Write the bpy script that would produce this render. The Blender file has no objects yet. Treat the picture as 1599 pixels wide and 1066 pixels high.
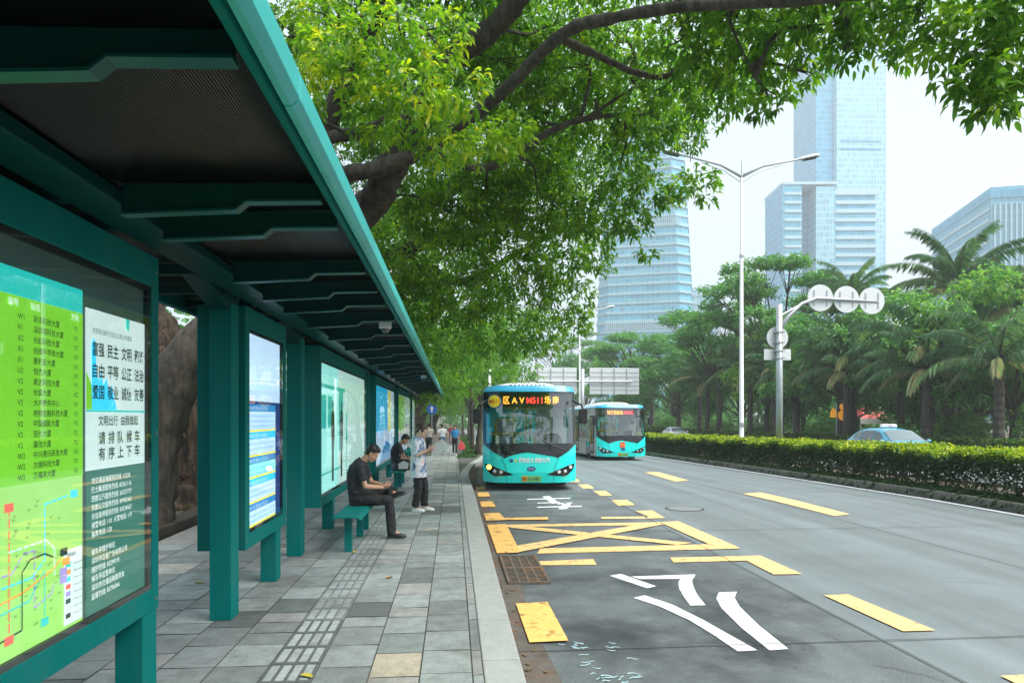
import bpy, bmesh, math, random
import numpy as np
from mathutils import Vector, Matrix
R = math.radians
sc = bpy.context.scene
COL = sc.collection
# ------------------------------------------------------------ camera, sky, sun, exposure
cam_d = bpy.data.cameras.new("camera"); cam = bpy.data.objects.new("camera", cam_d); COL.objects.link(cam)
cam.location = (0, 0, 1.93); cam.rotation_euler = (R(90), 0, R(-4.906))
cam_d.sensor_width = 36; cam_d.lens = 24.0; cam_d.shift_y = 0.0732; cam_d.clip_start = 0.05; cam_d.clip_end = 5000
sc.camera = cam
SUN_EL, SUN_AZ = 58, 122            # azimuth measured from +Y towards +X
w = bpy.data.worlds.new("World"); sc.world = w; w.use_nodes = True
wn = w.node_tree.nodes; wl = w.node_tree.links; wn.clear()
wo = wn.new("ShaderNodeOutputWorld"); bg = wn.new("ShaderNodeBackground"); sky = wn.new("ShaderNodeTexSky")
sky.sky_type = 'NISHITA'; sky.sun_disc = False; sky.sun_elevation = R(SUN_EL); sky.sun_rotation = R(SUN_AZ)
sky.air_density = 1.3; sky.dust_density = 7.0; sky.ozone_density = 1.0
ov = wn.new("ShaderNodeMixRGB"); ov.inputs[0].default_value = 0.78; ov.inputs[2].default_value = (5.2, 6.3, 7.2, 1)
wl.new(sky.outputs[0], ov.inputs[1]); wl.new(ov.outputs[0], bg.inputs[0]); bg.inputs[1].default_value = 0.06
wl.new(bg.outputs[0], wo.inputs[0])
sun_d = bpy.data.lights.new("sun", 'SUN'); sun = bpy.data.objects.new("sun", sun_d); COL.objects.link(sun)
sun_d.energy = 2.6; sun_d.angle = R(50); sun_d.color = (1, 0.97, 0.92)
sun.rotation_euler = (R(90 - SUN_EL), 0, R(180 - SUN_AZ))
sc.view_settings.view_transform = 'Standard'; sc.view_settings.look = 'None'
sc.view_settings.exposure = 1.5; sc.view_settings.gamma = 1.0
sc.cycles.use_denoising = True
sc.cycles.max_bounces = 8; sc.cycles.diffuse_bounces = 3; sc.cycles.glossy_bounces = 3
sc.cycles.transmission_bounces = 5; sc.cycles.transparent_max_bounces = 8; sc.cycles.volume_bounces = 1
sc.cycles.caustics_reflective = False; sc.cycles.caustics_refractive = False
sc.cycles.sample_clamp_indirect = 6

# ------------------------------------------------------------ helpers
SW = 0.15                            # pavement height above the road
def gz(y): return -0.014 * min(max(y - 15, 0), 45)     # the street falls gently away

def tag(o, label=None, cat=None, group=None, kind=None):
    if label: o['label'] = label
    if cat: o['category'] = cat
    if group: o['group'] = group
    if kind: o['kind'] = kind
    return o
def empty(name, loc=(0, 0, 0), rz=0, label=None, cat=None, group=None):
    o = bpy.data.objects.new(name, None); COL.objects.link(o); o.location = loc; o.rotation_euler = (0, 0, rz)
    o.empty_display_size = .1
    return tag(o, label, cat, group)
def kids(o): return [c for c in bpy.data.objects if c.parent == o]
def copy_tree(o, parent=None):
    c = o.copy(); COL.objects.link(c)
    if parent: c.parent = parent
    for k in kids(o): copy_tree(k, c)
    return c

def mat(name, col, rough=.5, metal=0., var=.12, vs=3., bump=0., bs=40., coat=0., emit=0., attr=None, spec=.5, grain=0., streak=0., dirt=None, ds=1.2, dcut=(.5, .7), stretch=None):
    m = bpy.data.materials.new(name); m.use_nodes = True
    n, l = m.node_tree.nodes, m.node_tree.links
    b = n["Principled BSDF"]; b.inputs["Roughness"].default_value = rough; b.inputs["Metallic"].default_value = metal
    b.inputs["Specular IOR Level"].default_value = spec; b.inputs["Coat Weight"].default_value = coat
    tc = n.new("ShaderNodeTexCoord"); src = tc.outputs["Object"]
    if stretch:
        mp = n.new("ShaderNodeMapping"); mp.inputs["Scale"].default_value = stretch; l.new(src, mp.inputs[0]); src = mp.outputs[0]
    nz = n.new("ShaderNodeTexNoise"); nz.inputs["Scale"].default_value = vs; nz.inputs["Detail"].default_value = 7; nz.inputs["Roughness"].default_value = .62
    l.new(src, nz.inputs["Vector"])
    mr = n.new("ShaderNodeMapRange"); mr.inputs[1].default_value = .25; mr.inputs[2].default_value = .75
    mr.inputs[3].default_value = 1 - var; mr.inputs[4].default_value = 1 + var; l.new(nz.outputs["Fac"], mr.inputs[0])
    mx = n.new("ShaderNodeVectorMath"); mx.operation = 'SCALE'
    if attr:
        a = n.new("ShaderNodeAttribute"); a.attribute_name = attr; l.new(a.outputs["Color"], mx.inputs[0])
    else: mx.inputs[0].default_value = col[:3]
    l.new(mr.outputs[0], mx.inputs["Scale"]); cs = mx.outputs[0]
    if dirt:
        n2 = n.new("ShaderNodeTexNoise"); n2.inputs["Scale"].default_value = ds; n2.inputs["Detail"].default_value = 9; n2.inputs["Roughness"].default_value = .7
        l.new(src, n2.inputs["Vector"])
        r2 = n.new("ShaderNodeMapRange"); r2.inputs[1].default_value = dcut[0]; r2.inputs[2].default_value = dcut[1]; r2.inputs[4].default_value = dirt[3] if len(dirt) > 3 else .7
        l.new(n2.outputs["Fac"], r2.inputs[0])
        mm = n.new("ShaderNodeMixRGB"); mm.inputs[2].default_value = (*dirt[:3], 1); l.new(r2.outputs[0], mm.inputs[0]); l.new(cs, mm.inputs[1]); cs = mm.outputs[0]
    if grain:
        n4 = n.new("ShaderNodeTexNoise"); n4.inputs["Scale"].default_value = 62; n4.inputs["Detail"].default_value = 5; n4.inputs["Roughness"].default_value = .75; l.new(tc.outputs["Object"], n4.inputs["Vector"])
        r4 = n.new("ShaderNodeMapRange"); r4.inputs[1].default_value = .3; r4.inputs[2].default_value = .7; r4.inputs[3].default_value = 1 - grain; r4.inputs[4].default_value = 1 + grain; l.new(n4.outputs["Fac"], r4.inputs[0])
        v4 = n.new("ShaderNodeVectorMath"); v4.operation = 'SCALE'; l.new(cs, v4.inputs[0]); l.new(r4.outputs[0], v4.inputs["Scale"]); cs = v4.outputs[0]
    if streak:                                  # tyre-darkened tracks along the road
        mp5 = n.new("ShaderNodeMapping"); mp5.inputs["Scale"].default_value = (1.3, .035, 1); l.new(tc.outputs["Object"], mp5.inputs[0])
        n5 = n.new("ShaderNodeTexNoise"); n5.inputs["Scale"].default_value = 1.5; n5.inputs["Detail"].default_value = 5; l.new(mp5.outputs[0], n5.inputs["Vector"])
        r5 = n.new("ShaderNodeMapRange"); r5.inputs[1].default_value = .35; r5.inputs[2].default_value = .68; r5.inputs[3].default_value = 1 - streak; r5.inputs[4].default_value = 1 + streak * .5; l.new(n5.outputs["Fac"], r5.inputs[0])
        v5 = n.new("ShaderNodeVectorMath"); v5.operation = 'SCALE'; l.new(cs, v5.inputs[0]); l.new(r5.outputs[0], v5.inputs["Scale"]); cs = v5.outputs[0]
    l.new(cs, b.inputs["Base Color"])
    if bump:
        n3 = n.new("ShaderNodeTexNoise"); n3.inputs["Scale"].default_value = bs; n3.inputs["Detail"].default_value = 6; l.new(src, n3.inputs["Vector"])
        bp = n.new("ShaderNodeBump"); bp.inputs["Strength"].default_value = min(bump, 1); bp.inputs["Distance"].default_value = .01 * max(1, bump)
        l.new(n3.outputs["Fac"], bp.inputs["Height"]); l.new(bp.outputs[0], b.inputs["Normal"])
    if emit:
        l.new(cs, b.inputs["Emission Color"]); b.inputs["Emission Strength"].default_value = emit
    return m

def glass_mat(name, tint=(1, 1, 1), refl=1.0, base=.04, dark=0.0):
    """thin pane: sees through, mirrors by Fresnel"""
    m = bpy.data.materials.new(name); m.use_nodes = True; n, l = m.node_tree.nodes, m.node_tree.links
    n.clear(); o = n.new("ShaderNodeOutputMaterial"); tr = n.new("ShaderNodeBsdfTransparent"); tr.inputs[0].default_value = (*tint, 1)
    g = n.new("ShaderNodeBsdfGlossy"); g.inputs["Roughness"].default_value = .01
    fr = n.new("ShaderNodeFresnel"); fr.inputs[0].default_value = 1.5
    ml = n.new("ShaderNodeMath"); ml.operation = 'MULTIPLY_ADD'; ml.inputs[1].default_value = refl; ml.inputs[2].default_value = base; ml.use_clamp = True
    l.new(fr.outputs[0], ml.inputs[0]); mx = n.new("ShaderNodeMixShader")
    ge = n.new("ShaderNodeNewGeometry"); iv = n.new("ShaderNodeMath"); iv.operation = 'SUBTRACT'; iv.inputs[0].default_value = 1; l.new(ge.outputs["Backfacing"], iv.inputs[1])
    m2 = n.new("ShaderNodeMath"); m2.operation = 'MULTIPLY'; l.new(ml.outputs[0], m2.inputs[0]); l.new(iv.outputs[0], m2.inputs[1]); l.new(m2.outputs[0], mx.inputs[0]); l.new(tr.outputs[0], mx.inputs[1]); l.new(g.outputs[0], mx.inputs[2])
    l.new(mx.outputs[0], o.inputs[0]); return m

def leaf_mat(name, stops, rough=.38, trans=.45):
    m = bpy.data.materials.new(name); m.use_nodes = True; n, l = m.node_tree.nodes, m.node_tree.links
    b = n["Principled BSDF"]; out = n["Material Output"]; b.inputs["Roughness"].default_value = rough
    a = n.new("ShaderNodeAttribute"); a.attribute_name = "tint"
    cr = n.new("ShaderNodeValToRGB"); e = cr.color_ramp.elements
    e[0].position, e[0].color = stops[0][0], (*stops[0][1], 1); e[1].position, e[1].color = stops[-1][0], (*stops[-1][1], 1)
    for p, c in stops[1:-1]: k = e.new(p); k.color = (*c, 1)
    l.new(a.outputs["Fac"], cr.inputs[0]); l.new(cr.outputs[0], b.inputs["Base Color"])
    t = n.new("ShaderNodeBsdfTranslucent"); sc_ = n.new("ShaderNodeVectorMath"); sc_.operation = 'MULTIPLY'; sc_.inputs[1].default_value = (1.5, 1.6, .8)
    l.new(cr.outputs[0], sc_.inputs[0]); l.new(sc_.outputs[0], t.inputs[0])
    mx = n.new("ShaderNodeMixShader"); mx.inputs[0].default_value = trans; l.new(b.outputs[0], mx.inputs[1]); l.new(t.outputs[0], mx.inputs[2]); l.new(mx.outputs[0], out.inputs[0])
    return m

class MB:
    """collects shapes into ONE mesh"""
    def __init__(s): s.v, s.f, s.c = [], [], []
    def add(s, vs, fs, c=None):
        k = len(s.v); s.v += [tuple(p) for p in vs]; s.f += [tuple(i + k for i in q) for q in fs]; s.c += [c] * len(fs); return s
    def box(s, x0, x1, y0, y1, z0, z1, c=None):
        v = [(x0,y0,z0),(x1,y0,z0),(x1,y1,z0),(x0,y1,z0),(x0,y0,z1),(x1,y0,z1),(x1,y1,z1),(x0,y1,z1)]
        return s.add(v, [(0,3,2,1),(4,5,6,7),(0,1,5,4),(1,2,6,5),(2,3,7,6),(3,0,4,7)], c)
    def quad(s, a, b, c_, d, c=None): return s.add([a, b, c_, d], [(0,1,2,3)], c)
    def prism(s, poly, ax, t0, t1, c=None):
        """poly = list of 2d points in the plane across ax ('x': (y,z), 'y': (x,z), 'z': (x,y))"""
        mk = {'x': lambda p, t: (t, p[0], p[1]), 'y': lambda p, t: (p[0], t, p[1]), 'z': lambda p, t: (p[0], p[1], t)}[ax]
        n = len(poly); v = [mk(p, t0) for p in poly] + [mk(p, t1) for p in poly]
        f = [tuple(range(n))[::-1], tuple(range(n, 2*n))] + [(i, (i+1) % n, n + (i+1) % n, n + i) for i in range(n)]
        return s.add(v, f, c)
    def tube(s, pts, r, n=8, cap=True, c=None):
        pts = [Vector(p) for p in pts]; rr = r if isinstance(r, (list, tuple)) else [r] * len(pts)
        vs, fs = [], []; up = None
        for i, p in enumerate(pts):
            t = (pts[min(i+1, len(pts)-1)] - pts[max(i-1, 0)]).normalized()
            if up is None: up = Vector((0, 0, 1)) if abs(t.z) < .9 else Vector((1, 0, 0))
            a = t.cross(up).normalized(); b = a.cross(t).normalized(); up = b
            for k in range(n):
                an = 2 * math.pi * k / n; vs.append(p + (a * math.cos(an) + b * math.sin(an)) * rr[i])
        for i in range(len(pts)-1):
            for k in range(n): fs.append((i*n+k, i*n+(k+1) % n, (i+1)*n+(k+1) % n, (i+1)*n+k))
        if cap: fs += [tuple(range(n))[::-1], tuple(range((len(pts)-1)*n, len(pts)*n))]
        return s.add(vs, fs, c)
    def loft(s, rings, c=None, cap=True):
        n = len(rings[0]); vs = [p for r in rings for p in r]; fs = []
        for i in range(len(rings)-1):
            for k in range(n): fs.append((i*n+k, i*n+(k+1) % n, (i+1)*n+(k+1) % n, (i+1)*n+k))
        if cap: fs += [tuple(range(n))[::-1], tuple(range((len(rings)-1)*n, len(rings)*n))]
        return s.add(vs, fs, c)
    def ball(s, ctr, r, n=10, m=6, c=None):
        r = (r, r, r) if not isinstance(r, (tuple, list)) else r; rings = []
        for i in range(1, m):
            a = math.pi * i / m
            rings.append([(ctr[0] + r[0]*math.sin(a)*math.cos(2*math.pi*k/n), ctr[1] + r[1]*math.sin(a)*math.sin(2*math.pi*k/n), ctr[2] - r[2]*math.cos(a)) for k in range(n)])
        return s.loft(rings, c)
    def disc(s, ctr, ax, r, t, n=28, c=None, rz=None):
        """flat cylinder: ax x/y/z, thickness t along it"""
        i = 'xyz'.index(ax); rz = rz or r
        o = [ctr[j] for j in range(3) if j != i]
        return s.prism([(o[0] + r*math.cos(2*math.pi*k/n), o[1] + rz*math.sin(2*math.pi*k/n)) for k in range(n)], ax, ctr[i], ctr[i] + t, c)
    def build(s, name, m, parent=None, smooth=False, bevel=0, sub=0):
        me = bpy.data.meshes.new(name); me.from_pydata(s.v, [], s.f)
        if any(c is not None for c in s.c):
            at = me.attributes.new("col", 'FLOAT_COLOR', 'FACE')
            for i, c in enumerate(s.c): at.data[i].color = (*(c or (1, 1, 1)), 1)
        bm = bmesh.new(); bm.from_mesh(me); bmesh.ops.recalc_face_normals(bm, faces=bm.faces); bm.to_mesh(me); bm.free()
        me.materials.append(m); o = bpy.data.objects.new(name, me); COL.objects.link(o)
        if smooth: me.polygons.foreach_set("use_smooth", [True] * len(me.polygons))
        if bevel:
            b = o.modifiers.new("bevel", 'BEVEL'); b.width = bevel; b.segments = 2; b.limit_method = 'ANGLE'
        if sub:
            b = o.modifiers.new("sub", 'SUBSURF'); b.levels = sub; b.render_levels = sub
        if parent: o.parent = parent
        return o

def fast_mesh(name, verts, tris, m, parent=None, tint=None, col=None, smooth=False):
    me = bpy.data.meshes.new(name); nv, nt = len(verts), len(tris)
    me.vertices.add(nv); me.vertices.foreach_set("co", np.asarray(verts, np.float32).ravel())
    me.loops.add(nt * 3); me.loops.foreach_set("vertex_index", np.asarray(tris, np.int32).ravel())
    me.polygons.add(nt); me.polygons.foreach_set("loop_start", np.arange(0, nt * 3, 3, dtype=np.int32))
    me.update(calc_edges=True)
    if tint is not None:
        a = me.attributes.new("tint", 'FLOAT', 'POINT'); a.data.foreach_set("value", np.asarray(tint, np.float32))
    if smooth: me.polygons.foreach_set("use_smooth", np.ones(nt, bool))
    me.materials.append(m); o = bpy.data.objects.new(name, me); COL.objects.link(o)
    if parent: o.parent = parent
    return o

_tc = {}
def text_geo(s, bold=0.0):
    if (s, bold) in _tc: return _tc[(s, bold)]
    cu = bpy.data.curves.new("t", 'FONT'); cu.body = s; cu.size = 1; cu.resolution_u = 2; cu.offset = bold; cu.fill_mode = 'FRONT'
    o = bpy.data.objects.new("t", cu); COL.objects.link(o)
    dg = bpy.context.evaluated_depsgraph_get(); dg.update()
    me = bpy.data.meshes.new_from_object(o.evaluated_get(dg))
    v = [tuple(p.co) for p in me.vertices]; f = [tuple(p.vertices) for p in me.polygons]
    bpy.data.objects.remove(o); bpy.data.curves.remove(cu); bpy.data.meshes.remove(me)
    _tc[(s, bold)] = (v, f); return v, f
def text(mb, s, org, xd, yd, h, align='L', width=None, bold=0.0, c=None):
    """letters of cap height about h at org, running along xd"""
    v, f = text_geo(s, bold)
    if not v: return
    x0, x1 = min(p[0] for p in v), max(p[0] for p in v); wd = x1 - x0
    sx = sy = h / .74
    if width: sx = width / wd
    off = {'L': 0, 'C': -wd / 2, 'R': -wd}[align] - x0
    o, xd, yd = Vector(org), Vector(xd), Vector(yd)
    mb.add([o + xd * ((p[0] + off) * sx) + yd * (p[1] * sy) for p in v], f, c)

def leaves(seed, ctr, dirs, L, W, tint, droop=.25, fine=True):
    """leaf blades at ctr (N,3) pointing along dirs; returns verts, tris, tint"""
    rng = np.random.default_rng(seed); N = len(ctr)
    d = dirs / np.linalg.norm(dirs, axis=1, keepdims=True)
    rnd = rng.normal(size=(N, 3)); rnd[:, 2] += 1.6
    s = np.cross(d, rnd); s /= np.linalg.norm(s, axis=1, keepdims=True) + 1e-9; u = np.cross(s, d)
    L = np.broadcast_to(L, N)[:, None] * rng.uniform(.75, 1.2, (N, 1)); W = np.broadcast_to(W, N)[:, None] * rng.uniform(.8, 1.2, (N, 1))
    if fine:
        prof = [(0, 0, 0), (.28, .8, .12), (.28, -.8, .12), (.36, 0, 0), (.62, .95, .10), (.62, -.95, .10), (.72, 0, -.0), (1, 0, -.1)]
        tri = [(0,3,1),(1,3,6),(1,6,4),(4,6,7),(0,2,3),(2,6,3),(2,5,6),(5,7,6)]
    else:
        prof = [(0, 0, 0), (.5, 1, .12), (.5, -1, .12), (1, 0, -.1)]; tri = [(0,3,1),(0,2,3)]
    k = len(prof); V = np.empty((N, k, 3), np.float32)
    for i, (a, b, c) in enumerate(prof):
        V[:, i] = ctr + d * (a * L) + s * (b * W) + u * (c * L)
        V[:, i, 2] -= (droop * a * a * L)[:, 0]
    T = (np.arange(N)[:, None, None] * k + np.array(tri)[None]).reshape(-1, 3)
    return V.reshape(-1, 3), T, np.repeat(np.broadcast_to(tint, N), k)

def rosettes(seed, ctr, rad, n, per, L, W, tint=(.3, .7), droop=.35, flat=1.0, shell=.35, fine=True, spread=.05, clump=None):
    """twig ends filling an ellipsoid, each with `per` leaves around it"""
    rng = np.random.default_rng(seed); ctr = np.asarray(ctr, float); rad = np.broadcast_to(rad, 3)
    p = rng.normal(size=(n, 3)); p /= np.linalg.norm(p, axis=1, keepdims=True)
    q = p * (rng.uniform(shell, 1, (n, 1)) ** .6) * (1 + .22 * np.sin(p[:, :1] * 5 + seed) * np.cos(p[:, 1:2] * 4 + seed * 2))
    tw = ctr + q * rad; od = p.copy(); od[:, 2] = od[:, 2] * .6 - .1
    C = np.repeat(tw, per, 0); D = np.repeat(od, per, 0) * .55 + rng.normal(size=(n * per, 3)) * np.array([.75, .75, .55])
    C = C + D * spread * .3 + rng.normal(size=C.shape) * spread * .6
    t = rng.uniform(tint[0], tint[1], n); tt = np.repeat(t, per) + rng.normal(size=n * per) * .07
    return leaves(seed + 7, C, D, L, W, np.clip(tt, 0, 1), droop, fine)

def join(parts):
    V, T, I, k = [], [], [], 0
    for v, t, i in parts: V.append(v); T.append(t + k); I.append(i); k += len(v)
    return np.concatenate(V), np.concatenate(T), np.concatenate(I)

# ------------------------------------------------------------ shared materials
M = {}
M['teal'] = mat('shelter teal paint', (.0, .165, .152), rough=.6, spec=.08, var=.10, vs=2.2, dirt=(.03, .15, .135, .45), ds=2.2, bump=.05, bs=90, stretch=(1.6, 1.6, .45), dcut=(.5, .66))
M['teal_lip'] = mat('light teal fascia', (.06, .50, .48), rough=.4, var=.08, vs=2, dirt=(.05, .2, .19, .4), ds=1.5)
M['dark'] = mat('near black', (.012, .013, .014), rough=.45, var=.2)
M['black_gloss'] = mat('black gloss', (.008, .009, .010), rough=.12, var=.1, coat=.5)
M['rubber'] = mat('tyre rubber', (.02, .02, .021), rough=.8, var=.2, vs=20)
M['white_paint'] = mat('white paint', (.78, .79, .8), rough=.4, var=.04)
M['steel'] = mat('galvanised steel', (.45, .48, .5), rough=.42, metal=.6, var=.12, vs=6)
M['bus_teal'] = mat('bus turquoise paint', (.012, .80, .74), rough=.25, var=.03, coat=.6)
M['bus_blue'] = mat('bus roof blue', (.03, .36, .58), rough=.3, var=.05, coat=.4)
M['bus_grey'] = mat('bus side grey', (.35, .37, .38), rough=.35, var=.06, coat=.3)
M['yellow_rail'] = mat('yellow handrail', (.9, .6, .02), rough=.35, var=.05)
M['wind'] = glass_mat('windscreen', (.80, .86, .86), refl=2.0, base=.13)
M['pane'] = glass_mat('display glass', (.97, .99, .98), refl=.95, base=.09)
M['tint_glass'] = glass_mat('tinted window', (.85, .88, .88), refl=1.2, base=.08)
M['chrome'] = mat('chrome', (.8, .8, .82), rough=.15, metal=1, var=.02)
M['lamp_lens'] = mat('headlamp lens', (.75, .78, .8), rough=.08, var=.05, coat=1)
M['amber'] = mat('amber indicator lit', (1, .38, .04), rough=.3, var=.02, emit=4.0)
M['red_plate'] = mat('red placard', (.8, .07, .04), rough=.4, var=.04)
M['stone'] = mat('kerb granite', (.42, .43, .42), rough=.75, var=.18, vs=9, bump=.25, bs=70, dirt=(.24, .24, .22, .55), ds=2.5)
M['bark'] = mat('bark', (.075, .064, .05), rough=.9, var=.45, vs=7, bump=2.2, bs=16, dirt=(.028, .024, .02, .85), ds=5, dcut=(.46, .58), stretch=(1.5, 1.5, .4))
M['bark_brown'] = mat('fig bark', (.075, .05, .032), rough=.9, var=.6, vs=6, bump=5, bs=7, dirt=(.016, .011, .008, .92), ds=4, dcut=(.44, .56), stretch=(2.2, 2.2, .35))
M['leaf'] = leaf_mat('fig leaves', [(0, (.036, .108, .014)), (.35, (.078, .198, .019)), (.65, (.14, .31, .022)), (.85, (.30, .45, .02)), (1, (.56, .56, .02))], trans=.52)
M['leaf_far'] = leaf_mat('park leaves', [(0, (.040, .15, .048)), (.4, (.10, .29, .075)), (.7, (.22, .43, .08)), (1, (.42, .58, .09))], rough=.5, trans=.35)
M['palm_leaf'] = leaf_mat('palm fronds', [(0, (.06, .16, .085)), (.5, (.15, .31, .16)), (.9, (.28, .42, .2)), (1, (.46, .42, .26))], rough=.4, trans=.3)
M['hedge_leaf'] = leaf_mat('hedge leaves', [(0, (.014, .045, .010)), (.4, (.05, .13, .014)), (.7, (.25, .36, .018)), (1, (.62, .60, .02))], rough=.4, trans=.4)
M['lawn'] = leaf_mat('ground cover', [(0, (.012, .045, .012)), (1, (.06, .15, .03))], rough=.5, trans=.25)
# ============================================================ GROUND, ROAD, PAVEMENT
YS = [-40, -10, 0, 5, 10, 15, 20, 25, 30, 35, 40, 50, 60, 120, 250, 600]
def strip(mb, xa, xb, off, y0=-40, y1=600, extra=()):
    """ground-following strip; xa/xb numbers or functions of y"""
    fa = xa if callable(xa) else (lambda y: xa); fb = xb if callable(xb) else (lambda y: xb)
    ys = sorted({y0, y1, *[y for y in YS if y0 < y < y1], *extra})
    v = [];
    for y in ys: v += [(fa(y), y, gz(y) + off), (fb(y), y, gz(y) + off)]
    return mb.add(v, [(2*i, 2*i+1, 2*i+3, 2*i+2) for i in range(len(ys)-1)])
def flat(mb, poly, off):                  # a painted patch lying on the road, folded where the road starts to fall
    ys = [p[1] for p in poly]
    if min(ys) < 14.98 and max(ys) > 15.02:
        for keep in (lambda y: y <= 15, lambda y: y >= 15):
            out = []
            for (xa, ya), (xb, yb) in zip(poly, poly[1:] + poly[:1]):
                if keep(ya): out.append((xa, ya))
                if (ya - 15) * (yb - 15) < 0: t = (15 - ya) / (yb - ya); out.append((xa + (xb - xa) * t, 15))
            flat(mb, out, off)
        return mb
    return mb.add([(x, y, gz(y) + off) for x, y in poly], [tuple(range(len(poly)))])
M['soil'] = mat('soil', (.09, .075, .05), rough=.95, var=.4, vs=3, bump=1, bs=20, dirt=(.05, .07, .025, .8), ds=.5)
M['concrete_road'] = mat('road concrete', (.150, .180, .186), rough=.58, var=.13, grain=.30, streak=.24, vs=1.3, bump=.22, bs=140, dirt=(.118, .14, .146, .75), ds=.35, dcut=(.45, .72))
M['bay'] = mat('bus bay concrete', (.118, .136, .140), rough=.55, var=.24, grain=.36, streak=.22, vs=1.6, bump=.28, bs=120, dirt=(.034, .037, .040, .8), ds=.7, dcut=(.46, .64))
M['gutter'] = mat('stained gutter', (.10, .088, .074), rough=.8, var=.35, vs=5, bump=.6, bs=60, dirt=(.13, .055, .025, .85), ds=1.3, dcut=(.48, .62))
M['yellow_mark'] = mat('yellow road paint', (.80, .51, .20), rough=.6, var=.08, vs=7, bump=.1, bs=120, dirt=(.15, .14, .12, .75), ds=9, dcut=(.55, .62), grain=.08)
M['yellow_worn'] = mat('worn yellow kerbside paint', (.80, .46, .13), rough=.6, var=.12, vs=6, dirt=(.25, .15, .05, .85), ds=5.0, dcut=(.55, .60), grain=.1)
M['white_mark'] = mat('white road paint', (.72, .74, .76), rough=.55, var=.06, vs=7, dirt=(.18, .19, .2, .75), ds=11, dcut=(.56, .63), grain=.06)
M['joint'] = mat('road joint', (.07, .073, .075), rough=.9, var=.3, vs=8)
M['slab'] = mat('paving slab', (1, 1, 1), rough=.62, var=.28, grain=.24, vs=7, attr='col', bump=.25, bs=110, dirt=(.10, .11, .098, .7), ds=1.5, dcut=(.50, .68))
M['grout'] = mat('paving joint', (.07, .07, .062), rough=.9, var=.4, vs=4)

g = MB(); N = [-3000, -40, 0, 15, 20, 30, 40, 50, 60, 120, 3500]
for x0, x1 in ((-3000, 3000),):
    v = []
    for y in N: v += [(x0, y, gz(y) - .03), (x1, y, gz(y) - .03)]
    g.add(v, [(2*i, 2*i+1, 2*i+3, 2*i+2) for i in range(len(N)-1)])
tag(g.build('ground', M['soil']), kind='structure')
def kx(y):                                # kerb line: the bay closes in beyond the stop
    pts = [(-40, .49), (22, .49), (25, .6), (29, .95), (34, 1.55), (40, 2.0), (50, 2.15), (600, 2.15)]
    for (a, b), (c, d) in zip(pts, pts[1:]):
        if y <= c: return b + (d - b) * (y - a) / (c - a)
    return 2.15
KE = (22, 25, 29, 34)
tag(strip(MB(), lambda y: kx(y) - .2, 11.25, 0, extra=KE).build('road', M['concrete_road']), kind='structure')
tag(strip(MB(), kx, lambda y: 3.66, .004, -40, 40, KE).build('bus_bay', M['bay']), kind='structure')
tag(strip(MB(), kx, lambda y: kx(y) + .27 + .03 * math.sin(y * 1.7), .008, -40, 40, KE + tuple(np.arange(3, 24, .5))).build('gutter', M['gutter']), kind='structure')
tag(strip(MB(), 14.2, 25.6, 0).build('far_road', M['concrete_road']), kind='structure')
jm = MB()
for y in (-.3, 5.55, 11.2, 16.9, 22.6, 28.3, 34, 40): jm.quad((.5, y, gz(y) + .0125), (11.1, y + .05, gz(y) + .0125), (11.1, y + .066, gz(y) + .0125), (.5, y + .016, gz(y) + .0125))
for x0, x1 in ((3.72, 3.56), (7.3, 7.02)):
    for a, b in ((-20, 15), (15, 60)):
        xa, xb = x0 + (x1 - x0) * (a + 5) / 40, x0 + (x1 - x0) * (b + 5) / 40
        jm.quad((xa, a, gz(a) + .012), (xa + .017, a, gz(a) + .012), (xb + .017, b, gz(b) + .012), (xb, b, gz(b) + .012))
rg = random.Random(17)
for x, y, n_ in ((2.3, 4.2, 26), (5.6, 7.5, 30), (8.6, 11.5, 34), (1.6, 10.3, 18), (5.2, 14.5, 24), (3.0, 6.6, 14)):    # hairline cracks
    a = rg.uniform(-.4, .4) + (0 if n_ % 4 else 1.3)
    for k in range(n_):
        a += rg.uniform(-.45, .45); L_ = rg.uniform(.04, .11); x2, y2 = x + math.cos(a) * L_, y + math.sin(a) * L_ * 1.2; t = .0035
        jm.quad((x, y - t, gz(y) + .0105), (x2, y2 - t, gz(y2) + .0105), (x2 + t, y2 + t, gz(y2) + .0105), (x + t, y + t, gz(y) + .0105)); x, y = x2, y2
tag(jm.build('road_joints', M['joint']), kind='structure')

# painted markings
ym = MB(); T = .012
for poly in ([(2.94,9.08),(4.23,9.11),(4.24,8),(3.88,8.01),(3.9,8.81),(2.89,8.78)], [(1.13,9),(1.88,9.08),(1.85,8.72),(1.12,8.76)], [(1.17,9.51),(1.26,9.87),(4.13,10),(4.15,9.62)],
             [(0.924,11.84),(0.944,12.10),(3.75,12.14),(3.66,11.84)], [(3.69,13.62),(4.06,13.70),(4,12.64),(3.59,12.59),(3.74,12.85)], [(2.77,12.63),(2.82,12.87),(3.67,12.86),(3.59,12.59)],
             [(3.63,21.73),(3.98,21.70),(3.86,20.58),(3.54,20.52)], [(3.61,19.67),(3.95,19.80),(3.86,18.49),(3.54,18.38)], [(3.66,17.68),(4,17.78),(3.9,16.54),(3.58,16.45)], [(3.62,15.48),(4.01,15.54),(3.93,14.54),(3.54,14.46)],
             [(3.97,7.03),(4.25,7.04),(4.32,5.79),(4.01,5.79)], [(7.26,16.63),(7.87,16.94),(7.78,12.83),(7.34,12.61)], [(7,24.56),(7.57,24.77),(7.35,20.87),(6.8,20.46)], [(4.04,4.73),(4.23,4.74),(4.33,4.34),(4.03,4.32)]): flat(ym, poly, T)
flat(ym, [(3.74,12.11),(4.11,12.22),(4.17,9.64),(3.83,9.91)], T + .003)
flat(ym, [(0.957,11.73),(1.14,11.95),(3.6,10.08),(3.33,9.95)], T + .006)
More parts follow.
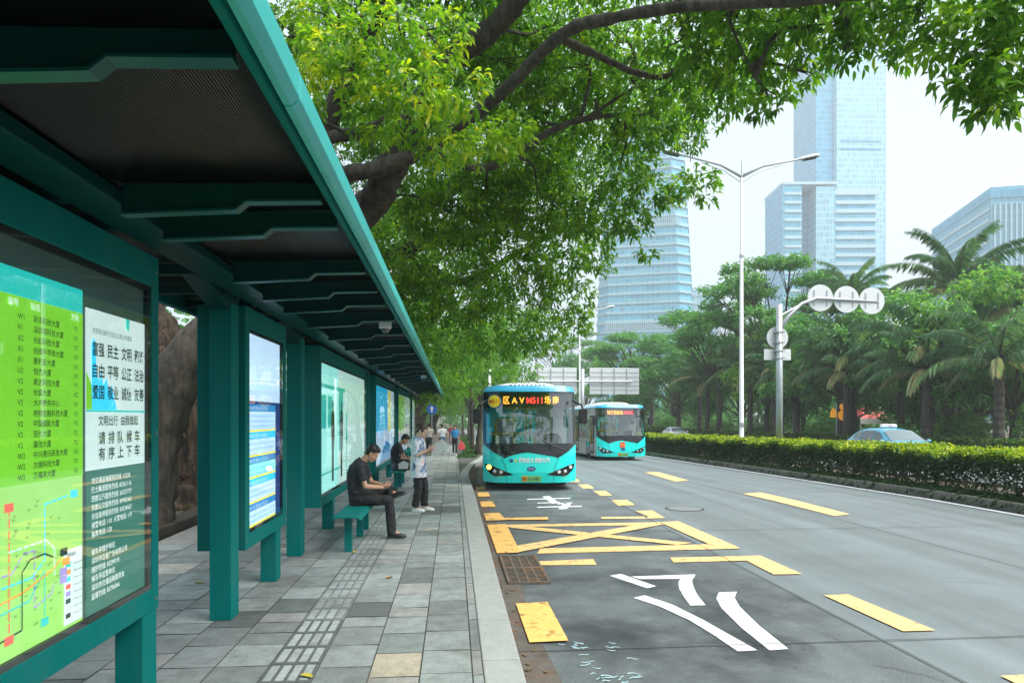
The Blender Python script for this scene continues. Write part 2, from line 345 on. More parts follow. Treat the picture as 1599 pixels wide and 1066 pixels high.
flat(ym, [(0.901,9.58),(0.928,10.06),(3.5,12.05),(3.73,11.86)], T + .009)
tag(ym.build('yellow_road_markings', M['yellow_mark']), kind='structure')
yw = MB()
for poly in ([(0.592,12.05),(0.936,12.10),(0.94,10.12),(0.921,9.55),(0.609,9.52)], [(0.599,13.44),(0.904,13.55),(0.95,12.87),(0.946,12.58),(0.601,12.52)], [(0.948,12.84),(1.79,12.86),(1.75,12.54),(0.946,12.58)], [(0.612,17.46),(0.887,17.56),(0.888,16.43),(0.598,16.41)], [(0.592,15.37),(0.878,15.44),(0.896,14.41),(0.591,14.40)], [(0.635,6.94),(0.966,6.98),(0.977,5.76),(0.641,5.74)], [(0.615,19.10),(0.89,19.23),(0.888,18.36),(0.616,18.32)]): flat(yw, poly, T + .012)
tag(yw.build('worn_yellow_markings', M['yellow_worn']), kind='structure')
wm = MB()
def ribbon(mb, L, Rr, off):
    for i in range(len(L) - 1): mb.add([(x, y, gz(y) + off) for x, y in (L[i], Rr[i], Rr[i+1], L[i+1])], [(0, 1, 2, 3)])
flat(wm, [(1.88,8.11),(2.04,8.19),(2.29,7.56),(2.16,7.48)], T)
flat(wm, [(2.12,8.04),(2.21,8.05),(2.93,8.08),(2.84,7.94),(2.67,7.87),(2.2,7.9)], T + .002)
ribbon(wm, [(2.68,7.89),(2.59,7.7),(2.51,7.43),(2.45,7.11),(2.4,6.76)], [(2.93,8.07),(2.79,7.8),(2.7,7.5),(2.62,7.17),(2.56,6.76)], T)
ribbon(wm, [(1.9,7.1),(2.08,6.75),(2.22,6.27),(2.28,5.84),(2.32,5.41)], [(2.05,7.19),(2.23,6.81),(2.35,6.28),(2.43,5.78),(2.49,5.42)], T)
ribbon(wm, [(2.89,7.24),(2.77,7.01),(2.68,6.65),(2.61,6),(2.59,5.41)], [(3.1,7.25),(2.97,7.01),(2.88,6.66),(2.8,6.05),(2.76,5.43)], T)
for poly in ([(1.72,15.92),(2.78,16.08),(2.74,15.87),(1.7,15.71)], [(1.87,15.10),(2.39,15.25),(2.36,15.06),(1.84,14.93)], [(1.77,14.42),(2.75,14.53),(2.72,14.33),(1.75,14.27)]): flat(wm, poly, T + .002)
for poly in ([(2.15,16.48),(2.34,16.57),(2.35,15.01),(2.16,14.90)], [(2.44,15.00),(2.67,15.17),(2.35,14.03),(2.16,14.01)], [(2.32,15.01),(2.56,15.13),(2.49,14.87),(2.26,14.77)]): flat(wm, poly, T)
strip(wm, 10.92, 11.06, T, -20, 200); strip(wm, 14.5, 14.62, T, -20, 200)
tag(wm.build('white_road_markings', M['white_mark']), kind='structure')
M['spray'] = mat('pale blue spray paint', (.42, .62, .68), rough=.7, var=.3, vs=12)
sp = MB(); rng = random.Random(3)
for k in range(34):                       # scribbled surveyors' spray marks
    cx, cy = ((0.85,5.63), (0.924,4.96))[0], 0
    t = rng.random(); x = .98 + .25 * t + rng.uniform(-.09, .09); y = 5.75 - 1.25 * t + rng.uniform(-.05, .05)
    if k > 24: x += .26; y += .15
    a = rng.uniform(-.9, .9); L = rng.uniform(.02, .055)
    p = [(x + L * (u - .5) * 2 * math.cos(a) , y + L * (u - .5) * 2 * math.sin(a) + .012 * math.sin(u * 6 + k)) for u in (0, .33, .66, 1)]
    for (xa, ya), (xb, yb) in zip(p, p[1:]):
        sp.quad((xa, ya - .006, T), (xb, yb - .006, T), (xb, yb + .006, T), (xa, ya + .006, T))
tag(sp.build('spray_marks', M['spray']), kind='structure')

# tar and blacking rubbed over an older marking round the white glyph
m = mat('tar stain', (.022, .024, .026), rough=.5, var=.2); n, l = m.node_tree.nodes, m.node_tree.links
tc = n.new("ShaderNodeTexCoord"); ln_ = n.new("ShaderNodeVectorMath"); ln_.operation = 'LENGTH'; mpp = n.new("ShaderNodeMapping"); l.new(tc.outputs["Object"], mpp.inputs[0]); l.new(mpp.outputs[0], ln_.inputs[0])
nz = n.new("ShaderNodeTexNoise"); nz.inputs["Scale"].default_value = 3.2; nz.inputs["Detail"].default_value = 8; l.new(tc.outputs["Object"], nz.inputs["Vector"])
ad = n.new("ShaderNodeMath"); ad.operation = 'MULTIPLY_ADD'; l.new(nz.outputs["Fac"], ad.inputs[0]); ad.inputs[1].default_value = 1.3; l.new(ln_.outputs["Value"], ad.inputs[2])
mr = n.new("ShaderNodeMapRange"); mr.inputs[1].default_value = .75; mr.inputs[2].default_value = 1.55; mr.inputs[3].default_value = .42; mr.inputs[4].default_value = 0; l.new(ad.outputs[0], mr.inputs[0]); l.new(mr.outputs[0], n["Principled BSDF"].inputs["Alpha"])
for nm, (x, y), rx, ry in (('tar_stain', (2.65,6.43), .55, 1.3), ('tar_stain', (2.28,7.9), .75, .9), ('tar_stain', (2.57,5.51), .55, .6), ('tar_stain', (1.38,5.78), .9, .8)):
    o = MB().add([(-1.2, -1.2, 0), (1.2, -1.2, 0), (1.2, 1.2, 0), (-1.2, 1.2, 0)], [(0, 1, 2, 3)]).build(nm, m); o.location = (x, y, .0085 + .0004 * rx); o.scale = (rx, ry, 1); tag(o, kind='structure')
# kerbs
def kerbstones(name, fx, wdt, h, y0, y1, step, m, side, bev=.012):
    mb = MB(); y = y0
    while y < y1:
        a, b = y + .004, min(y + step, y1) - .004; za, zb = gz(a), gz(b); xa, xb = fx(a), fx(b)
        v = [(xa, a, za-.1), (xa + side*wdt, a, za-.1), (xb + side*wdt, b, zb-.1), (xb, b, zb-.1), (xa, a, za+h), (xa + side*wdt, a, za+h), (xb + side*wdt, b, zb+h), (xb, b, zb+h)]
        mb.add(v, [(0,3,2,1),(4,5,6,7),(0,1,5,4),(1,2,6,5),(2,3,7,6),(3,0,4,7)]); y += step
    return tag(mb.build(name, m, bevel=bev), kind='structure')
M['kerb_light'] = mat('pale kerb granite', (.29, .31, .295), grain=.12, rough=.7, var=.14, vs=10, bump=.2, bs=90, dirt=(.66, .42, .10, .75), ds=3.2, dcut=(.68, .70))
M['kerb_grey'] = mat('grey kerb', (.15, .14, .12), rough=.85, var=.2, vs=6, bump=.3, bs=50)
kerbstones('kerb', kx, .28, SW, -3, 24, 1.0, M['kerb_light'], -1)
kerbstones('kerb_far', kx, .28, SW, 24, 140, 2.0, M['kerb_light'], -1)
kerbstones('median_kerb', lambda y: 11.2, .22, .2, -2, 150, 1.5, M['kerb_grey'], 1)
kerbstones('median_far_kerb', lambda y: 14.2, .22, .2, -2, 150, 1.5, M['kerb_grey'], -1)
kerbstones('park_kerb', lambda y: 25.6, .22, .2, 0, 150, 3, M['kerb_grey'], 1)
tag(strip(MB(), 11.42, 13.98, .13, -2, 150).build('median_soil', M['soil']), kind='structure')
# pavement
tag(strip(MB(), -4.2, lambda y: kx(y) - .27, SW - .008, -20, 140, KE).build('pavement', M['grout']), kind='structure')
rng = random.Random(11); sl = MB()
cols = [(-4.2, -3.62), (-3.62, -3.05), (-3.05, -2.48), (-2.48, -2.07), (-2.07, -1.69), (-1.69, -1.31), (-.955, -.58), (-.58, -.23), (-.23, .132), (.132, .209)]
def slab_tone():
    r = rng.random(); b = rng.uniform(.24, .335)
    if r < .06: b *= .6
    elif r < .2: b *= .82
    elif r > .965: return (.42, .41, .37)
    return (b * .90, b * 1.02, b * 1.0) if rng.random() < .85 else (b * .98, b, b * .96)
ax, ay = (-0.425,4.85); bx, by = (-0.435,5.34); cx_, cy_ = (-0.0364,4.89)
for ci, (x0, x1) in enumerate(cols):
    y = -2 + rng.random() * .4; ln = (.58 if ci < 3 else .47) if ci != 9 else .8
    while y < 60:
        L = ln * rng.choice((1, 1, 1, .62)) if y < 30 else ln * 2
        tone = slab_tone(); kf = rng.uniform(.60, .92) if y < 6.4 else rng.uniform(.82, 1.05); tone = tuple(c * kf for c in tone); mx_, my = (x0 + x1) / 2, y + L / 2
        if abs(my - ay) < L * .5 and x0 < ax < x1: tone = (.34, .305, .235)
        elif x0 < bx < x1 and abs(my - by) < L * .5: tone = (.16, .19, .18)
        elif abs(my - cy_) < .5 and x0 < cx_ < x1: tone = (.22, .25, .24)
        elif ci in (7, 8) and 12.6 < my < 13.6: tone = (.10, .105, .105)
        dz = [rng.uniform(-.002, .002) for _ in range(4)]; e = .0055; z0, z1 = gz(y) + SW, gz(y + L) + SW
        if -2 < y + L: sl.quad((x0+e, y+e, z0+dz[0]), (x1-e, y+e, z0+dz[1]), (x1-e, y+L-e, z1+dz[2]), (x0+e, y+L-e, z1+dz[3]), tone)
        y += L
tag(sl.build('paving_slabs', M['slab']), kind='structure')
tb, tg = MB(), MB(); y = -1.0
while y < 42:                              # raised guiding bars for blind walkers
    L = .355; b = rng.uniform(.30, .36) ; x0, x1 = -1.31, -.955; z = gz(y) + SW
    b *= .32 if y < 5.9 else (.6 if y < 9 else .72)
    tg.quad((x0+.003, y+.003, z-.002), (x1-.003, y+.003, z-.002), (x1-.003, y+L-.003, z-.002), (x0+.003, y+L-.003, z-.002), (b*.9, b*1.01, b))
    for k in range(4):
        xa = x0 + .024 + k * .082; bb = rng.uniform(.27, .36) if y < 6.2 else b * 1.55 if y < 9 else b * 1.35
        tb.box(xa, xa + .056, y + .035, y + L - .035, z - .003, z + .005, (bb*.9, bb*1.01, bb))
    y += L
tag(tg.build('tactile_slabs', M['slab']), kind='structure'); tag(tb.build('tactile_bars', M['slab'], bevel=.004), kind='structure')

# drain grate in the gutter
gr = empty('drain_grate', (.87, 8.55, .006), 0, 'rusty iron drain grate in the gutter beside the hatched yellow box', 'drain')
M['iron'] = mat('rusty iron', (.13, .11, .09), rough=.75, metal=.3, var=.4, vs=14, dirt=(.28, .12, .04, .6), ds=6, dcut=(.5, .6))
M['pit'] = mat('pit', (.006, .006, .006), rough=1)
MB().box(-.22, .22, -.75, .75, -.004, .008).build('pit', M['pit'], gr)
for k in (0, 1):
    y0 = -.76 + k * .765; fr = MB()
    fr.box(-.25, -.215, y0, y0 + .755, -.004, .03).box(.215, .25, y0, y0 + .755, -.004, .03).box(-.215, .215, y0, y0 + .035, -.004, .03).box(-.215, .215, y0 + .72, y0 + .755, -.004, .03)
    f = fr.build('grate_frame', M['iron'], gr, bevel=.004); br = MB()
    for j in range(1, 10):
        yy = y0 + .035 + j * .0685; br.box(-.213, .213, yy - .011, yy + .011, .001, .027)
    for xx in (-.11, 0, .11): br.box(xx - .012, xx + .012, y0 + .036, y0 + .719, .004, .0285)
    br.build('grate_bars', M['iron'], f)
mh = empty('manhole_cover', (*(4.82,13.93), 0), 0, 'round iron manhole cover set in the middle lane', 'manhole cover')
MB().disc((0, 0, .002), 'z', .36, .006, 36).build('cover', mat('worn cast iron', (.19, .20, .205), rough=.6, metal=.2, var=.25, vs=20, bump=.6, bs=60), mh)
rm = MB(); n = 36
for k in range(n):
    a, b = 2*math.pi*k/n, 2*math.pi*(k+1)/n
    rm.add([(.37*math.cos(a), .37*math.sin(a), .008), (.40*math.cos(a), .40*math.sin(a), .008), (.40*math.cos(b), .40*math.sin(b), .008), (.37*math.cos(b), .37*math.sin(b), .008)], [(0,1,2,3)])
rm.build('rim', M['dark'], mh)
# fallen leaves on the slabs
lf_m = mat('fallen leaf', (.42, .36, .04), rough=.6, var=.3, vs=30); lf_b = mat('dry leaf', (.30, .17, .07), rough=.7, var=.3, vs=30)
for i, (px, lab, m_) in enumerate((((-2.71,7.56), 'yellow fallen leaf on slabs behind the nearest post', lf_m), ((-1.28,9.09), 'green and yellow fallen leaf by the bench leg', lf_m), ((-1,4.77), 'yellow fallen leaf on the tactile strip', lf_m), ((-0.704,7.62), 'brown fallen leaf near the dark brown slabs', lf_b), ((-2.24,10.66), 'brown fallen leaf behind the second post', lf_b))):
    o = MB(); n = 10
    o.add([(.05*math.cos(2*math.pi*k/n)*(1.2 if k == 0 else 1), .028*math.sin(2*math.pi*k/n), .004 + .012*abs(math.sin(2*math.pi*k/n))) for k in range(n)] + [(0, 0, .004)], [(k, (k+1) % n, n) for k in range(n)])
    b = o.build('fallen_leaf', m_); b.location = (*px, SW + .004); b.rotation_euler = (0, 0, i * 1.3); tag(b, lab, 'leaf', 'fallen leaves on the pavement')
rg = random.Random(77); lt = MB()               # leaf crumbs and grit swept into the gutter
for k in range(170):
    y = rg.uniform(3.5, 17); x = .5 + abs(rg.gauss(0, .09)); s_ = rg.uniform(.008, .028); a = rg.uniform(0, 6.3)
    lt.add([(x + s_*math.cos(a + q), y + s_*1.4*math.sin(a + q), .014 + .004*(q > 2)) for q in (0, 1.3, 2.6, 4.4)], [(0, 1, 2, 3)])
tag(lt.build('leaf_litter', mat('leaf litter', (.13, .09, .04), rough=.9, var=.6, vs=30)), kind='stuff')
# planter edge behind the shelter
pl = MB()
for y in np.arange(3.0, 36, 1.6): pl.box(-4.62, -4.24, y, y + 1.55, .0 + gz(y) , .30 + gz(y))
tag(pl.build('planter_edge', mat('dark planter timber', (.045, .034, .028), rough=.6, var=.4, vs=5, bump=.4, bs=30), bevel=.015), kind='structure')
# ============================================================ BUS SHELTER
sh = empty('bus_shelter', (-1.93, 6, SW), 0, 'long dark green bus shelter with ribbed canopy over the pavement', 'bus shelter')
M['beam'] = mat('shaded beam paint', (.002, .045, .042), spec=.08, rough=.35, var=.12, vs=2)  # darker copy of the teal, shade under the roof put into its colour
def loc(mb):                               # shelter shapes are written in street coordinates
    mb.v = [(x + 1.93, y - 6, z - SW) for x, y, z in mb.v]; return mb
Y0, Y1, EX, BX = -1.2, 34.6, -.52, -2.55
def rz(x): return 3.03 + (x + 2.0) * .03   # underside rises towards the kerb
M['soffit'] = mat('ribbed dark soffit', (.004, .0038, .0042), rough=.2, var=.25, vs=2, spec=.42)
# fine ribs that run across the roof
n_, l_ = M['soffit'].node_tree.nodes, M['soffit'].node_tree.links
wv = n_.new("ShaderNodeTexWave"); wv.wave_type = 'BANDS'; wv.bands_direction = 'X'; wv.inputs["Scale"].default_value = 26.0; wv.inputs["Distortion"].default_value = 0
tc_ = n_.new("ShaderNodeTexCoord"); l_.new(tc_.outputs["Object"], wv.inputs["Vector"]); bp_ = n_.new("ShaderNodeBump"); bp_.inputs["Strength"].default_value = .6; bp_.inputs["Distance"].default_value = .01
l_.new(wv.outputs["Fac"], bp_.inputs["Height"]); l_.new(bp_.outputs[0], n_["Principled BSDF"].inputs["Normal"])
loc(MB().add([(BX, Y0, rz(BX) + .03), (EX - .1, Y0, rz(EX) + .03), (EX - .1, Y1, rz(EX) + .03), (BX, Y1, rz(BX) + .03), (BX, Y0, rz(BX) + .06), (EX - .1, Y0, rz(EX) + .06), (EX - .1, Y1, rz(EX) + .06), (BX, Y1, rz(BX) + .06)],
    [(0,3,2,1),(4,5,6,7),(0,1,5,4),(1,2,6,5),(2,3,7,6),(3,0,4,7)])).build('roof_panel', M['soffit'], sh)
for fy in np.arange(Y0, Y1, 3.58): loc(MB().prism([(EX, 3.10), (EX, 3.01), (EX - .03, 2.985), (EX - .055, 2.985), (EX - .055, 3.02), (EX - .03, 3.10)], 'y', fy + .004, fy + 3.576)).build('fascia', M['teal_lip'], sh, bevel=.004)
loc(MB().prism([(EX - .058, 3.02), (EX - .058, 3.10), (EX - .13, 3.10), (EX - .13, 3.04), (EX - .10, 2.985), (EX - .075, 2.985)], 'y', Y0, Y1)).build('gutter_lip', M['teal'], sh, bevel=.004)
loc(MB().prism([(BX - .04, 2.93), (BX + .03, 2.93), (BX + .03, 3.08), (BX - .04, 3.08)], 'y', Y0, Y1)).build('back_rail', M['teal'], sh, bevel=.004)
loc(MB().prism([(-1.88, 2.975), (-1.62, 2.97), (-1.62, 3.035), (-1.88, 3.03)], 'y', Y0, Y1)).build('ridge_beam', M['beam'], sh, bevel=.004)
beam_y = [-.3, .9, 2.14, 3.50, 3.98, 5.2, 5.98, 6.7, 7.78, 9.05, 10.4, 11.8, 13.3, 14.8, 16.3, 17.8, 19.3, 20.8, 22.3, 23.8, 25.3, 26.8, 28.3, 29.8, 31.2, 32.6, 34.0]
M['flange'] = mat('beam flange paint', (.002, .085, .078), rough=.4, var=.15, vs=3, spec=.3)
for y in beam_y:                           # stepped cross beams: deep at the posts, shallow at the edge
    xs = -1.02
    prof = [(-1.618, 2.925), (xs - .05, 2.96), (xs, 3.003), (EX - .14, 3.015), (EX - .14, rz(EX - .14) + .03), (-1.618, rz(-1.618) + .03)]
    loc(MB().prism(prof, 'y', y - .012, y + .012)).build('roof_beam', M['beam'], sh, bevel=.005)
    fl = MB()
    for (xa, za), (xb, zb) in zip(prof[:3], prof[1:4]):
        fl.add([(xa, y-.034, za-.014), (xb, y-.034, zb-.014), (xb, y+.034, zb-.014), (xa, y+.034, za-.014), (xa, y-.034, za-.002), (xb, y-.034, zb-.002), (xb, y+.034, zb-.002), (xa, y+.034, za-.002)],
               [(0,3,2,1),(4,5,6,7),(0,1,5,4),(1,2,6,5),(2,3,7,6),(3,0,4,7)])
    loc(fl).build('beam_flange', M['flange'], sh)
    loc(MB().prism([(BX + .04, 2.96), (-1.885, 2.97), (-1.885, 3.05), (BX + .04, 3.02)], 'y', y - .03, y + .03)).build('back_bracket', M['beam'], sh)
for y in (-.5, 6.15, 8.9, 15.85, 22.95, 31.2):
    z0 = gz(y) + SW
    p = loc(MB().box(-2.118, -1.935, y, y + .22, z0, 2.93)).build('post', M['teal'], sh, bevel=.006)
    loc(MB().prism([(y, 2.86), (y - .62, 3.03), (y + .3, 3.03), (y + .22, 2.932), (y, 2.932)], 'x', -2.115, -1.94)).build('gusset', M['beam'], p, bevel=.004)
# security domes under the roof
M['dome'] = mat('camera housing', (.75, .76, .77), rough=.35, var=.05); M['dome_glass'] = mat('camera dome', (.03, .035, .04), rough=.08, coat=1)
for y, lab in ((8.15, 'white dome security camera nearest under the shelter canopy'), (18.55, 'small white dome camera about halfway along the canopy'), (32.0, 'tiny white dome camera at the far end of the canopy')):
    c = empty('security_camera', (-.80, y, 3.025), 0, lab, 'camera', 'dome cameras under the canopy')
    MB().loft([[(r*math.cos(a), r*math.sin(a), z) for a in np.linspace(0, 2*math.pi, 17)[:-1]] for r, z in ((.07, .04), (.075, .0), (.075, -.05), (.062, -.06))]).build('housing', M['dome'], c, smooth=False)
    MB().ball((0, 0, -.062), (.052, .052, .05), 16, 10).build('dome', M['dome_glass'], c, smooth=True)

# ============================================================ DISPLAY CASES
def backlit(name, col, e=.32, **k): return mat(name, col, rough=.6, emit=e, var=k.pop('var', .04), **k)
M['p_white'] = backlit('poster white', (.66, .80, .80)); M['p_lime'] = backlit('poster lime', (.20, .62, .03)); M['p_lime2'] = backlit('poster pale lime', (.36, .70, .18), dirt=(.27, .64, .09, .8), ds=.8, dcut=(.4, .6))
M['p_dgreen'] = backlit('poster deep green', (.015, .17, .125), .2, dirt=(.05, .17, .11, .6), ds=2, dcut=(.5, .6)); M['p_teal'] = backlit('poster teal', (.02, .55, .50)); M['p_teal2'] = backlit('poster pale teal', (.30, .74, .70), .55)
M['p_ink'] = mat('ink', (.005, .07, .05), rough=.7); M['p_ink_w'] = backlit('white ink', (.75, .82, .8)); M['p_grey'] = backlit('poster grey', (.45, .66, .62), .55)
M['p_red'] = backlit('red ink', (.75, .10, .07), .4); M['p_blue'] = backlit('blue ink', (.03, .30, .70)); M['p_cyan'] = backlit('cyan ink', (.03, .50, .85), .5); M['p_violet'] = backlit('violet ink', (.33, .26, .60), .4)
M['p_orange'] = backlit('orange ink', (.80, .30, .05), .4); M['p_yellow'] = backlit('yellow ink', (.85, .75, .08), .5); M['p_pale'] = backlit('pale blue', (.50, .68, .90), .5); M['p_deep'] = backlit('deep blue', (.015, .05, .22), .3)
M['backing'] = mat('case backing', (.11, .19, .18), rough=.6)
FX, BKX = -1.90, -2.33
M['bolt'] = mat('bolt heads', (.25, .3, .3), rough=.4, metal=.7)
def case(y0, y1, label, zb=.70, zt=2.95, side=.10, legs=()):
    o = empty('display_case', (-2.1, (y0 + y1) / 2, SW + gz(y0)), 0, label, 'display case', 'display cases under the shelter')
    L = lambda mb: setattr(mb, 'v', [(x + 2.1, y - (y0 + y1) / 2, z - SW - gz(y0)) for x, y, z in mb.v]) or mb
    f = MB(); zi0, zi1 = zb + .14, zt - .2
    f.box(BKX, FX, y0, y0 + side, zb, zt).box(BKX, FX, y1 - side, y1, zb, zt).box(BKX, FX, y0 + side, y1 - side, zb, zi0).box(BKX, FX, y0 + side, y1 - side, zi1, zt)
    L(f).build('frame', M['teal'], o, bevel=.006)
    for yy in (y0 + .05, y1 - .05):             # lock and bolt heads on the face of the frame
        for zz in (zb + .07, zt - .1, (zb + zt) / 2): L(MB().disc((FX, yy, zz), 'x', .011, .006, 10)).build('bolt', M['bolt'], o)
    L(MB().box(BKX + .01, BKX + .05, y0 + side, y1 - side, zi0, zi1)).build('back_panel', M['teal'], o)
    t = .03; ii = MB().box(FX - .05, FX - .012, y0 + side, y0 + side + t, zi0, zi1).box(FX - .05, FX - .012, y1 - side - t, y1 - side, zi0, zi1).box(FX - .05, FX - .012, y0 + side + t, y1 - side - t, zi0, zi0 + t).box(FX - .05, FX - .012, y0 + side + t, y1 - side - t, zi1 - t, zi1)
    L(ii).build('inner_trim', M['dark'], o)
    L(MB().box(FX - .010, FX - .004, y0 + side, y1 - side, zi0, zi1)).build('glass_pane', M['pane'], o)
    for ly in legs: L(MB().box(-2.07, -1.905, ly, ly + .2, gz(ly) + SW, zb)).build('leg', M['teal'], o, bevel=.005)
    L(MB().box(-2.2, -1.94, y0 + side, y1 - side, zi0, zi1)).build('light_box', M['backing'], o)
    return o, L
PXX = -1.932                                # poster plane, a few cm behind the glass
def sheet_on(o, L, name, y0, y1, z0, z1, m, lift=0, parent=None):
    return L(MB().box(PXX - .004 + lift, PXX + lift, y0, y1, z0, z1)).build(name, m, parent or o)
def words(L, par, lines, m, name='lettering'):
    mb = MB()
    for s_, y, z, h, *r in lines: text(mb, s_, (PXX + .008, y, z), (0, 1, 0), (0, 0, 1), h, r[0] if r else 'L', r[1] if len(r) > 1 else None, r[2] if len(r) > 2 else 0)
    return L(mb).build(name, m, par)
# 1: route map and courtesy notice
o, L = case(.9, 4.6, 'nearest large display case with lime green route map and white courtesy notice', legs=(1.1, 4.38))
L0 = L
L = lambda mb: L0((setattr(mb, 'v', [(x, y + .047, 1.93 + (z - 1.93) * 1.012) for x, y, z in mb.v]), mb)[1])
mp = sheet_on(o, L, 'map_sheet', 1.05, 3.70, .85, 2.46, M['p_lime2'])
sheet_on(o, L, 'map_header', 1.05, 3.70, 2.46, 2.58, M['p_teal'], .001, mp)
sheet_on(o, L, 'list_band', 1.05, 3.70, 1.63, 2.458, M['p_lime'], .002, mp)
lb = ["彩讯科技大厦", "深圳湾科技大厦", "长虹科技大厦", "创维半导体大厦", "惠利安大厦", "恒杰大厦", "奥达科技大厦", "长城大厦", "大冲商务中心", "地铁金融科技大厦", "中国储能大厦", "现代大厦", "嘉信大厦", "中兴通讯研发大楼", "方德科技大厦", "万福来大厦"]
cd = ["W1", "V1", "X2", "X1", "X1", "U2", "V2", "V2", "V2", "V2", "V2", "V2", "V2", "W2", "W2", "W2"]
ls = []
for i, (a, b) in enumerate(zip(cd, lb)):
    z = 2.36 - i * .0475
    for yy in (1.3, 2.2, 3.155): ls += [(a, yy, z, .026, 'L', None, .004), (b, yy + .115, z, .026, 'L', None, .006)]
    ls += [(random.Random(i).choice(["Y3", "V3", "X2", "Y2"]), 3.605, z, .024)]
words(L, mp, ls, M['p_ink']); words(L, mp, [("编号", 3.09, 2.415, .028, 'L', None, .01), ("站名", 3.25, 2.415, .028, 'L', None, .01), ("方向", 3.58, 2.415, .028, 'L', None, .01)], M['p_ink_w'])
def line_on(L, pts, wd, m, par, nm='map_line', dash=False, lift=.006):
    mb = MB()
    for (ya, za), (yb, zb) in zip(pts, pts[1:]):
        d = Vector((yb - ya, zb - za)); ln = d.length; d /= ln; p = Vector((-d.y, d.x)) * wd / 2; k = 0
        seg = .05 if dash else ln
        while k < ln:
            e = min(k + (seg * .8 if dash else seg), ln); a = Vector((ya, za)) + d * k; b = Vector((ya, za)) + d * e
            mb.quad(*[(PXX + lift, q.x, q.y) for q in (a - p, b - p, b + p, a + p)]); k += seg
    return L(mb).build(nm, m, par)
for pts, m_ in (([(3.10, 1.0), (3.10, 1.52)], 'p_red'), ([(2.6, 1.2), (3.26, 1.2), (3.36, 1.26), (3.36, 1.52), (3.56, 1.54)], 'p_cyan'), ([(2.6, 1.10), (3.2, 1.15), (3.42, 1.20), (3.5, 1.24)], 'p_orange'),
                ([(3.10, 1.345), (3.37, 1.352), (3.44, 1.30), (3.44, 1.17)], 'p_grey'), ([(2.7, .95), (3.1, .98), (3.19, .985), (3.19, 1.24), (3.25, 1.285), (3.36, 1.29), (3.43, 1.26)], 'p_ink'),
                ([(2.6, 1.07), (3.24, 1.10), (3.36, 1.21), (3.36, 1.0)], 'p_teal'), ([(2.8, 1.25), (3.12, 1.25), (3.2, 1.32), (3.28, 1.32), (3.28, 1.06), (3.42, 1.09), (3.43, 1.13)], 'p_violet')):
    line_on(L, pts, .008, M[m_], mp, dash=m_ in ('p_grey', 'p_cyan', 'p_red', 'p_violet'))
for yy, zz, m_, s_ in ((3.58, 1.525, 'p_cyan', '5'), (3.07, 1.52, 'p_red', '4'), (3.49, 1.25, 'p_ink', '7'), (3.51, 1.20, 'p_orange', '1'), (3.485, 1.155, 'p_violet', '9'), (3.485, 1.115, 'p_violet', '3'), (3.33, .955, 'p_teal', '1'), (3.07, .95, 'p_red', '4')):
    t_ = sheet_on(o, L, 'line_badge', yy, yy + .055, zz, zz + .036, M[m_], .009, mp); words(L, t_, [(s_, yy + .016, zz + .006, .025)], M['p_ink_w'])
st = []
for k in range(70):
    r_ = random.Random(k * 7 + 1); st.append(("站点" if k % 3 else "路口", r_.choice((2.9, 3.0, 3.13, 3.21, 3.29, 3.38, 3.45)) + r_.uniform(-.02, .02), .95 + .6 * r_.random(), .009))
words(L, mp, st, M['p_ink'], 'station_names')
lg = sheet_on(o, L, 'legend', 3.525, 3.685, .90, 1.27, M['p_white'], .006, mp)
for k, m_ in enumerate(('p_teal', 'p_orange', 'p_cyan', 'p_red', 'p_violet', 'p_ink', 'p_grey', 'p_ink')): sheet_on(o, L, 'legend_key', 3.535, 3.575, 1.185 - k * .036, 1.208 - k * .036, M[m_], .008, lg)
words(L, lg, [("线路图例", 3.54, 1.235, .016)] + [("一号线 6:30-23:00", 3.595, 1.19 - k * .036, .009) for k in range(8)], M['p_ink'], 'legend_text')
nt = sheet_on(o, L, 'notice_sheet', 3.735, 4.42, 1.645, 2.50, M['p_white'])
sheet_on(o, L, 'notice_foot', 3.735, 4.42, .88, 1.642, M['p_dgreen'], 0, nt)
sheet_on(o, L, 'notice_rule', 3.735, 4.42, 1.955, 1.965, M['p_teal'], .003, nt)
hand = MB().prism([(3.79, 1.966), (3.785, 2.30), (3.80, 2.345), (3.825, 2.33), (3.835, 2.15), (3.87, 2.12), (3.875, 2.17), (3.91, 2.10), (3.945, 2.14), (3.965, 2.06), (4.0, 2.10), (4.06, 1.966)], 'x', PXX + .002, PXX + .004)
L(hand).build('finger_motif', M['p_cyan'], nt); L(MB().prism([(3.735, 1.967), (3.735, 2.16), (3.785, 2.1), (3.80, 1.967)], 'x', PXX + .001, PXX + .003)).build('leaf_motif', M['p_lime'], nt)
L(MB().prism([(4.17, 2.498), (4.215, 2.498), (4.205, 2.43), (4.18, 2.44)], 'x', PXX + .002, PXX + .004)).build('drip_motif', M['p_teal'], nt)
vals = []
for r_, ws in enumerate((("富强", "民主", "文明", "和谐"), ("自由", "平等", "公正", "法治"), ("爱国", "敬业", "诚信", "友善"))):
    for c_, w_ in enumerate(ws): vals.append((w_, 3.785 + c_ * .16, 2.26 - r_ * .115, .060, 'L', .125, .018))
vals += [("时刻铭记践行社会主义核心价值观", 3.79, 2.375, .024, 'L', .44), ("文明出行  由我做起", 3.845, 1.885, .044, 'L', .47, .014)]
for r_, s_ in enumerate(("请排队候车", "有序上下车")):
    for c_, ch in enumerate(s_): vals.append((ch, 3.85 + c_ * .105, 1.785 - r_ * .085, .055, 'L', None, .016))
words(L, nt, vals, M['p_ink']); words(L, nt, [("深圳市公交站台 宣", 4.2, 2.03, .016)], M['p_grey'])
